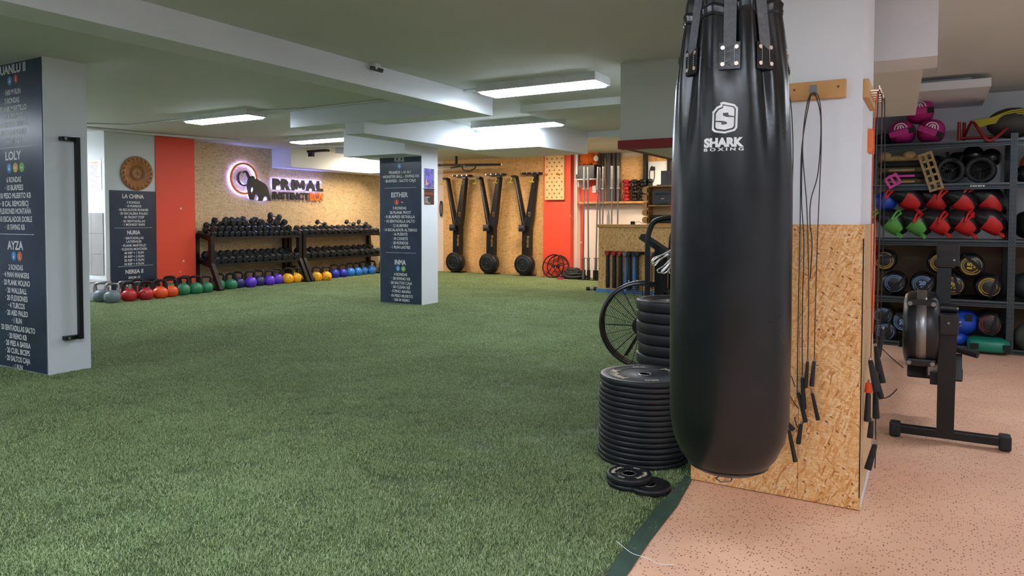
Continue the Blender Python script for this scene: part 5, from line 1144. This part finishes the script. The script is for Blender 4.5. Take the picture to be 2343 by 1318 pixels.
def webbing_panel(name, lab, cat, mat, x, z, w_, h_, nx, ny, rot, lean):
    t = thing(name, lab, cat, (x, SY-.06, z), (lean, rot, 0))
    m = MB()
    for i in range(nx): u = -w_/2+w_*i/(nx-1); m.box((u-.011, -.004, -h_), (u+.011, 0, 0))
    m.build('long_strap', mat, t); m = MB()
    for j in range(ny): v = -h_*j/(ny-1); m.box((-w_/2-.011, -.007, v-.011), (w_/2+.011, -.004, v+.011))
    m.build('cross_strap', mat, t)
webbing_panel('strap_panel', 'tan webbing strap panel hanging over the second level edge', 'strap', 'tan_fabric', -.06, 1.80, .10, .34, 3, 6, R(-17), R(4))
webbing_panel('strap_panel', 'small pink webbing panel hanging from the folded vests', 'strap', 'pink_strap', -.34, 1.60, .10, .09, 3, 2, R(-30), R(8))
def ab_wheel(x, y, z, r, wd, rx, lab, st=[]):
    if not st:
        t = thing('roller_wheel', lab, 'wheel', (x, y, z), rx, 'hollow black roller wheels'); MB().lathe([(.082, -.07), (.115, -.07), (.12, -.06), (.12, .06), (.115, .07), (.082, .07), (.082, -.07)], 32, mat=Matrix.Rotation(R(90), 3, 'X')).build('tyre', 'black_rubber', t)
        m = MB()
        for k in range(3): a = 2*PI*k/3+.4; m.tube([(0, 0, 0), (.085*math.cos(a), 0, .085*math.sin(a))], .008, 6)
        m.build('spokes', 'black_plastic', t); MB().cyl((0, -.13, 0), (0, .13, 0), .014, n=10).build('handle', 'grip_foam', t); st.append(t)
    else: dup(st[0], (x, y, z), rx, lab)
ab_wheel(.135, SY+.12, 1.648, .12, .14, .2, 'hollow black roller wheel next to the tan strap panel'); ab_wheel(.385, SY+.12, 1.648, .12, .14, -.15, 'hollow black roller wheel nearer the slotted post'); ab_wheel(.24, SY+.36, 1.72, .12, .14, .9, 'hollow black roller wheel behind the front two')
for i, (x, y, z, r0, lab) in enumerate([(.03, SY+.22, 1.72, .085, 'glossy black ball at the back beside the vests'), (.33, SY+.3, 1.80, .09, 'shiny dark blue ball on the roller wheels'), (.47, SY+.3, 1.77, .085, 'grey black ball on the roller wheels by the post')]):
    o = MB().ellip((0, 0, 0), (r0, r0, r0), 20, 12).build('small_ball', 'black_leather', None, (x, y, z)); tag(o, lab, 'ball')
for i, (a, b, lab) in enumerate([((.07, SY+.1, 1.77), (.2, SY+.05, 1.74), 'black grip handle lying across the roller wheels'), ((.14, SY+.2, 1.75), (.12, SY+.22, 1.83), 'short black grip standing behind the roller wheels')]):
    o = MB().cyl(a, b, .014, n=10).build('grip_bar', 'grip_foam'); tag(o, lab, 'grip')
o = MB().ellip((0, 0, 0), (.15, .15, .15), 24, 14).build('exercise_ball', 'orange_plush', None, (.83, SY+.2, 1.68)); tag(o, 'orange ball on the second level beyond the slotted post', 'ball')
o = MB().ellip((0, 0, 0), (.08, .08, .08), 18, 10).build('small_ball', 'black_leather', None, (.715, SY+.1, 1.60)); tag(o, 'black ball beside the orange one beyond the post', 'ball')
# third level: crescent bags
def crescent(x, y, z, sc, rot, col, lab, grp, st={}):
    if col not in st:
        t = thing('crescent_bag', lab, 'training bag', (x, y, z), rot, grp); N_ = 15; vsB = []; n_ = 16
        path, rad_ = [], []
        for i in range(N_):
            u = i/(N_-1); path.append(Vector((-.16+.32*u, 0, .04*math.cos((u-.45)*PI*1.1)))); rad_.append(.016+.10*max(0, math.sin(PI*(.06+.88*u)))**.75)
        b = MB().tube(path, rad_, 18); b.build('body', 'black_leather', t)
        m = MB()
        for (i0, i1) in ((5, 12),):
            vs = []
            for i in range(i0, i1+1):
                for k in range(8): a = -PI*.56+PI*.62*k/7; r_ = rad_[i]+.002; vs.append((path[i].x+.0, -r_*math.cos(a), path[i].z+r_*math.sin(a)-.0))
            W = 8; m.add(vs, [(j*W+k, j*W+k+1, (j+1)*W+k+1, (j+1)*W+k) for j in range(i1-i0) for k in range(W-1)], True)
        m.build('colour_panel', col, t)
        MB().tube(smooth_path([(-.16, 0, .02), (-.20, -.05, .04), (-.215, -.09, -.02), (-.20, -.10, -.09), (-.185, -.09, -.03), (-.165, -.04, .03)], 4), [.012]*21, 6).build('strap_loop', col, t)
        MB().tube([(.10, -.10, -.05), (.12, -.15, -.06), (.14, -.165, -.075)], [.016, .02, .015], 8).build('grip_tip', col, t)
        MB().tube(smooth_path([(-.12, -.02, .07), (0, -.03, .14), (.12, -.02, .07)], 4), .006, 6).build('piping', col, t); st[col] = t
    else: t = dup(st[col], (x, y, z), rot, lab, None, grp)
    t.scale = (sc,)*3
rot0 = R(28)
for i, (x, z, lab) in enumerate([(-.205, 1.375, 'black and red crescent bag, upper row, first from the blue ball'), (.005, 1.365, 'black and red crescent bag, upper row, second from the blue ball'), (.225, 1.35, 'black and red crescent bag, upper row, third from the blue ball'), (.43, 1.345, 'black and red crescent bag, upper row, next to the slotted post')]):
    crescent(x, SY+.08+.07*(i % 2), z, .95 if i < 3 else 1.05, (0, rot0+.06*i, R(14)), 'red_leather', lab, 'red crescent bags')
for i, (x, z, lab) in enumerate([(.04, 1.155, 'black and red crescent bag, lower row, next to the green ones'), (.24, 1.15, 'black and red crescent bag, middle of the lower row'), (.445, 1.16, 'black and red crescent bag, lower row, next to the slotted post')]):
    crescent(x, SY+.06, z, .92, (0, rot0, R(12)), 'red_leather', lab, 'red crescent bags')
for i, (x, z, lab) in enumerate([(-.34, 1.155, 'black and green crescent bag next to the pillar'), (-.145, 1.15, 'black and green crescent bag between the other green and red ones')]):
    crescent(x, SY+.06, z, .92, (0, rot0+.1, R(12)), 'green_leather', lab, 'green crescent bags')
o = MB().ellip((0, 0, 0), (.1, .1, .1), 20, 12).build('exercise_ball', 'blue_leather', None, (-.385, SY+.12, 1.37)); tag(o, 'blue ball at the pillar end of the third level', 'ball')
t = thing('kettle_pad', 'dark rounded pad with red print beyond the slotted post', 'pad', (.79, SY+.2, 1.15)); MB().ellip((0, 0, .0), (.14, .16, .13), 18, 12, None, True, .7).build('body', 'black_leather', t)
# fourth and lowest level: round sand bags with printed rings
def drum(x, y, z, r, col, words, rz, lab, grp, body='black_leather', L=.36):
    t = thing('sand_bag', lab, 'sand bag', (x, y, z), (0, 0, 0), grp)
    mt = Matrix.Rotation(R(90), 3, 'X')
    MB().lathe([(0, .01), (r*.55, .008), (r*.85, -.002), (r*.97, -.02), (r, -.05), (r, -L+.05), (r*.97, -L+.02), (r*.8, -L), (0, -L)], 36, mat=mt).build('body', body, t)
    m = MB()
    for q_, wd_, a0, a1 in ((.74, .035, .3, 5.9), (.66, .03, .5, 3.6), (.55, .035, -.6, 4.2)):
        N_ = 30
        for i in range(N_):
            t0, t1 = a0+(a1-a0)*i/N_, a0+(a1-a0)*(i+1)/N_; vs = []
            for tt, qq in ((t0, q_), (t1, q_), (t1, q_-wd_), (t0, q_-wd_)): vs.append((qq*r*math.cos(tt+rz), -.0125+.003*qq, qq*r*math.sin(tt+rz)))
            m.add(vs, [(0, 1, 2, 3)])
    if words:
        ca, sa = math.cos(rz), math.sin(rz)
        put_text(m, words, (0, .12*r), .34*r, .55*r, lambda u, v: (u*ca-v*sa, -.0125, u*sa+v*ca), .05); put_text(m, 'KG', (.0, -.22*r), .16*r, .28*r, lambda u, v: (u*ca-v*sa, -.0125, u*sa+v*ca), .04)
    m.build('ring_print', col, t)
    ca, sa = math.cos(rz+.9), math.sin(rz+.9); m = MB(); vs = []
    for u, off in ((-1.0, .03), (-.8, -.012), (-.3, -.02), (.3, -.02), (.8, -.012), (1.0, .03)):
        for w_ in (-.11, .11): a, b = u*r, w_*r-.28*r; vs.append((a*ca-b*sa, off, a*sa+b*ca))
    m.add(vs, [(2*i, 2*i+1, 2*i+3, 2*i+2) for i in range(5)]); vs2 = [(a, b+.003, c) for a, b, c in vs]; m.add(vs2, [(2*i+2, 2*i+3, 2*i+1, 2*i) for i in range(5)]); m.build('grip_strap', 'black_fabric', t)
    return t
g4 = 'round sand bags on the fourth level'
drum(-.385, SY+.06, .80, .108, 'print_yellow', None, 2.4, 'black sand bag with yellow rings on top next to the pillar', g4); drum(-.295, SY+.05, .585, .108, 'print_blue', None, 0, 'black sand bag with blue rings next to the pillar, lower row', g4); drum(-.06, SY+.05, .585, .108, 'print_blue', '20', -.02, 'black sand bag with blue rings marked 20 KG', g4); drum(.08, SY+.08, .79, .108, 'print_yellow', None, .4, 'black sand bag with yellow rings behind the rowing monitor', g4); drum(.185, SY+.05, .585, .108, 'print_yellow', '15', .9, 'black sand bag with yellow rings behind the monitor arm, lower row', g4); drum(.325, SY+.05, .775, .112, 'print_yellow', '15', 1.5, 'black sand bag with yellow rings marked 15 KG on the upper row', g4); drum(.465, SY+.05, .585, .112, 'print_yellow', None, .4, 'black sand bag with yellow rings next to the slotted post', g4)
for x, z, r0, lab in [(.74, .60, .12, 'black ball beyond the slotted post on the fourth level'), (.94, .60, .12, 'second black ball beyond the slotted post')]:
    o = MB().ellip((0, 0, 0), (r0, r0, r0), 22, 12).build('slam_ball', 'black_rubber', None, (x, SY+.16, z)); tag(o, lab, 'ball')
g5 = 'round sand bags on the lowest level'
drum(-.39, SY+.06, .265, .1, 'print_blue', None, .2, 'black sand bag with blue rings on top at the pillar end, lowest level', g5); drum(-.215, SY+.06, .215, .105, 'print_blue', '20', 1.6, 'black sand bag with blue rings beside the rower housing, lowest level', g5); drum(-.36, SY+.03, .115, .10, 'print_blue', None, .6, 'dusty dark sand bag at the bottom beside the pillar', g5)
drum(.475, SY+.02, .245, .112, 'print_maroon', None, .5, 'dark sand bag with maroon rings lying on the green bag', g5)
t = thing('blue_bag', 'bright blue round bag with white stripes on the lowest level', 'bag', (.285, SY+.03, .245)); MB().ellip((0, .14, 0), (.115, .2, .112), 22, 12, None, True, .9).build('body', 'blue_leather', t); B((.0, -.066, .03), (.055, -.05, .09)).build('velcro_patch', 'black_fabric', t); m = MB(); m.box((-.07, -.058, -.02), (-.03, -.05, -.012)); m.box((-.07, -.058, .01), (-.03, -.05, .018)); m.build('stripe', 'letter_white', t)
t = thing('blue_bag', 'lower blue bag partly hidden by the rower', 'bag', (.23, SY+.03, .095)); MB().ellip((0, .14, 0), (.09, .18, .08), 20, 10, None, True, .9).build('body', 'blue_leather', t)
t = thing('green_bag', 'teal green flat bag at the front of the lowest level', 'bag', (.465, SY-.12, .01)); MB().ellip((0, .14, .06), (.165, .17, .062), 24, 10, None, True, .5).build('body', 'teal_leather', t); B((-.15, -.035, .03), (-.08, -.02, .085), None, .005).build('corner_patch', 'black_fabric', t); B((.1, -.035, .02), (.155, -.02, .085), None, .005).build('corner_patch', 'black_fabric', t); B((-.1, -.04, .03), (.11, -.032, .034)).build('seam_flap', 'teal_leather', t)
o = MB().ellip((0, 0, 0), (.15, .15, .145), 24, 14).build('slam_ball', 'grey_leather', None, (.80, SY+.05, .155)); tag(o, 'large dark grey ball on the floor level beyond the post', 'ball')

# ------------------------------------------------------------------ rowing machine
rw = thing('rowing_machine', 'black rowing machine with silver banded flywheel facing the camera', 'rowing machine', (.09, 4.5, 0))
rx = lambda p: Vector(p)-Vector((.09, 4.5, 0))
ax = Matrix.Rotation(R(90), 3, 'Y')
cF = rx((-.035, 4.58, .595))
MB().lathe([(0, -.088), (.15, -.088), (.185, -.08), (.204, -.055), (.208, -.026), (.208, .026), (.204, .055), (.185, .08), (.15, .088), (0, .088)], 48, cF, ax).build('flywheel_housing', 'black_plastic', rw)
MB().lathe([(.2085, -.024), (.2105, -.023), (.2105, .023), (.2085, .024)], 48, cF, ax).build('perforated_band', 'steel', rw)
for zz, nm in ((.155, 1), (-.165, -1)):
    m = MB(); m.box((cF.x-.07, cF.y-.155, cF.z+zz-.022), (cF.x+.07, cF.y-.10, cF.z+zz+.016), None, .008); o = m.build('housing_clip', 'black_plastic', rw)
    for sx in (-.055, .055): MB().cyl((cF.x+sx, cF.y-.165, cF.z+zz-.005), (cF.x+sx, cF.y-.15, cF.z+zz-.005), .012, n=10).build('screw', 'steel', o)
m = MB(); p0, p1 = rx((.052, 4.46, .72)), rx((.052, 4.50, .05))
m.add([rx((.045, 4.45, .69)), rx((.13, 4.45, .69)), rx((.13, 4.53, .69)), rx((.045, 4.53, .69)), rx((.045, 4.455, .05)), rx((.125, 4.455, .05)), rx((.125, 4.525, .05)), rx((.045, 4.525, .05))], [(0, 1, 2, 3), (7, 6, 5, 4), (0, 1, 5, 4), (1, 2, 6, 5), (2, 3, 7, 6), (3, 0, 4, 7)]); m.build('front_leg', 'black_metal', rw)
m = MB(); m.box(tuple(rx((.045, 4.42, .585))), tuple(rx((.137, 4.56, .695))), None, .008); m.build('leg_cap', 'black_plastic', rw); MB().cyl(rx((.09, 4.418, .65)), rx((.09, 4.424, .65)), .006).build('screw', 'steel', rw)
m = MB(); a, b = rx((-.165, 4.46, .045)), rx((.355, 4.50, .045)); m.box((a.x, a.y-.0, .02), (b.x, a.y+.05, .065), None, .005); m.build('foot_bar', 'black_metal', rw)
for x in (-.18, .325): m = MB(); m.box((x-.09, -.052, .0), (x-.09+.055, .025, .078), None, .010); m.build('foot_cap', 'black_rubber', rw)
m = MB(); m.add([rx((.03, 4.53, .70)), rx((.10, 4.53, .70)), rx((.10, 4.56, .70)), rx((.03, 4.56, .70)), rx((.035, 4.55, .965)), rx((.10, 4.55, .965)), rx((.10, 4.575, .965)), rx((.035, 4.575, .965))], [(0, 1, 2, 3), (7, 6, 5, 4), (0, 1, 5, 4), (1, 2, 6, 5), (2, 3, 7, 6), (3, 0, 4, 7)]); m.build('monitor_arm', 'rack_steel', rw)
mo = B(tuple(rx((.03, 4.54, .945))), tuple(rx((.137, 4.575, 1.07))), None, .006).build('monitor', 'black_plastic', rw); B(tuple(rx((.04, 4.536, .955))), tuple(rx((.105, 4.542, 1.03)))).build('battery_cover', 'black_rubber', mo); B(tuple(rx((.108, 4.537, .975))), tuple(rx((.116, 4.541, .983)))).build('port', 'letter_white', mo)
MB().cyl(rx((.03, 4.555, .945)), rx((.115, 4.555, .945)), .013, n=12).build('monitor_hinge', 'black_plastic', rw); MB().cyl(rx((.02, 4.545, .715)), rx((.128, 4.545, .715)), .03, n=14).build('arm_pivot', 'black_plastic', rw); MB().cyl(rx((.128, 4.545, .715)), rx((.137, 4.545, .715)), .01, n=10).build('pivot_bolt', 'steel', rw)
MB().tube([rx((-.15, 4.72, .475)), rx((-.02, 4.74, .47)), rx((.11, 4.72, .475)), rx((.235, 4.66, .455))], .018, 10).build('pull_handle', 'grip_foam', rw)
B(tuple(rx((-.125, 4.74, .40))), tuple(rx((-.09, 4.80, .44)))).build('peg', 'black_plastic', rw)
m = MB(); m.prism([(4.7, .30), (5.05, .26), (5.05, .36), (4.75, .44)], lambda y, z: tuple(rx((-.10, y, z))), lambda y, z: tuple(rx((-.01, y, z)))); m.build('foot_plate', 'black_plastic', rw)
m = MB(); m.prism([(4.7, .30), (5.05, .26), (5.05, .36), (4.75, .44)], lambda y, z: tuple(rx((.09, y, z))), lambda y, z: tuple(rx((.165, y, z)))); m.build('foot_plate', 'black_plastic', rw)
B(tuple(rx((-.105, 4.72, .285))), tuple(rx((.17, 4.98, .36))), None, .01).build('foot_cover', 'black_plastic', rw)
m = MB(); m.box(tuple(rx((.0, 4.55, .34))), tuple(rx((.075, 6.7, .40)))); m.build('monorail', 'steel', rw); m = MB(); m.box(tuple(rx((.01, 4.5, .30))), tuple(rx((.07, 4.9, .36)))); m.build('rail_joint', 'black_metal', rw)
B(tuple(rx((.005, 6.6, .0))), tuple(rx((.07, 6.68, .34)))).build('rear_leg', 'black_metal', rw); B(tuple(rx((-.12, 6.6, .0))), tuple(rx((.19, 6.66, .04)))).build('rear_foot', 'black_metal', rw); MB().ellip(rx((.035, 5.9, .46)), (.16, .13, .035), 16, 8).build('seat', 'black_plastic', rw); B(tuple(rx((-.01, 5.83, .38))), tuple(rx((.085, 5.97, .43)))).build('seat_carriage', 'black_metal', rw)
# equipment foot at the frame edge
o = B((.665, 5.75, .0), (.86, 5.83, .06), None, .01).build('bench_foot', 'black_rubber'); tag(o, 'black rubber foot of equipment at the edge of the peach floor', 'foot')
# a stray pale thread lying across the tape
o = MB().tube(smooth_path([(-0.975, 2.428, 0.02), (-0.93, 2.393, 0.02), (-0.886, 2.364, 0.02), (-0.836, 2.359, 0.02), (-0.793, 2.37, 0.004), (-0.746, 2.393, 0.004)]), .0012, 5).build('loose_thread', 'paper'); tag(o, 'thin pale loose thread lying across the green tape edge', 'thread')
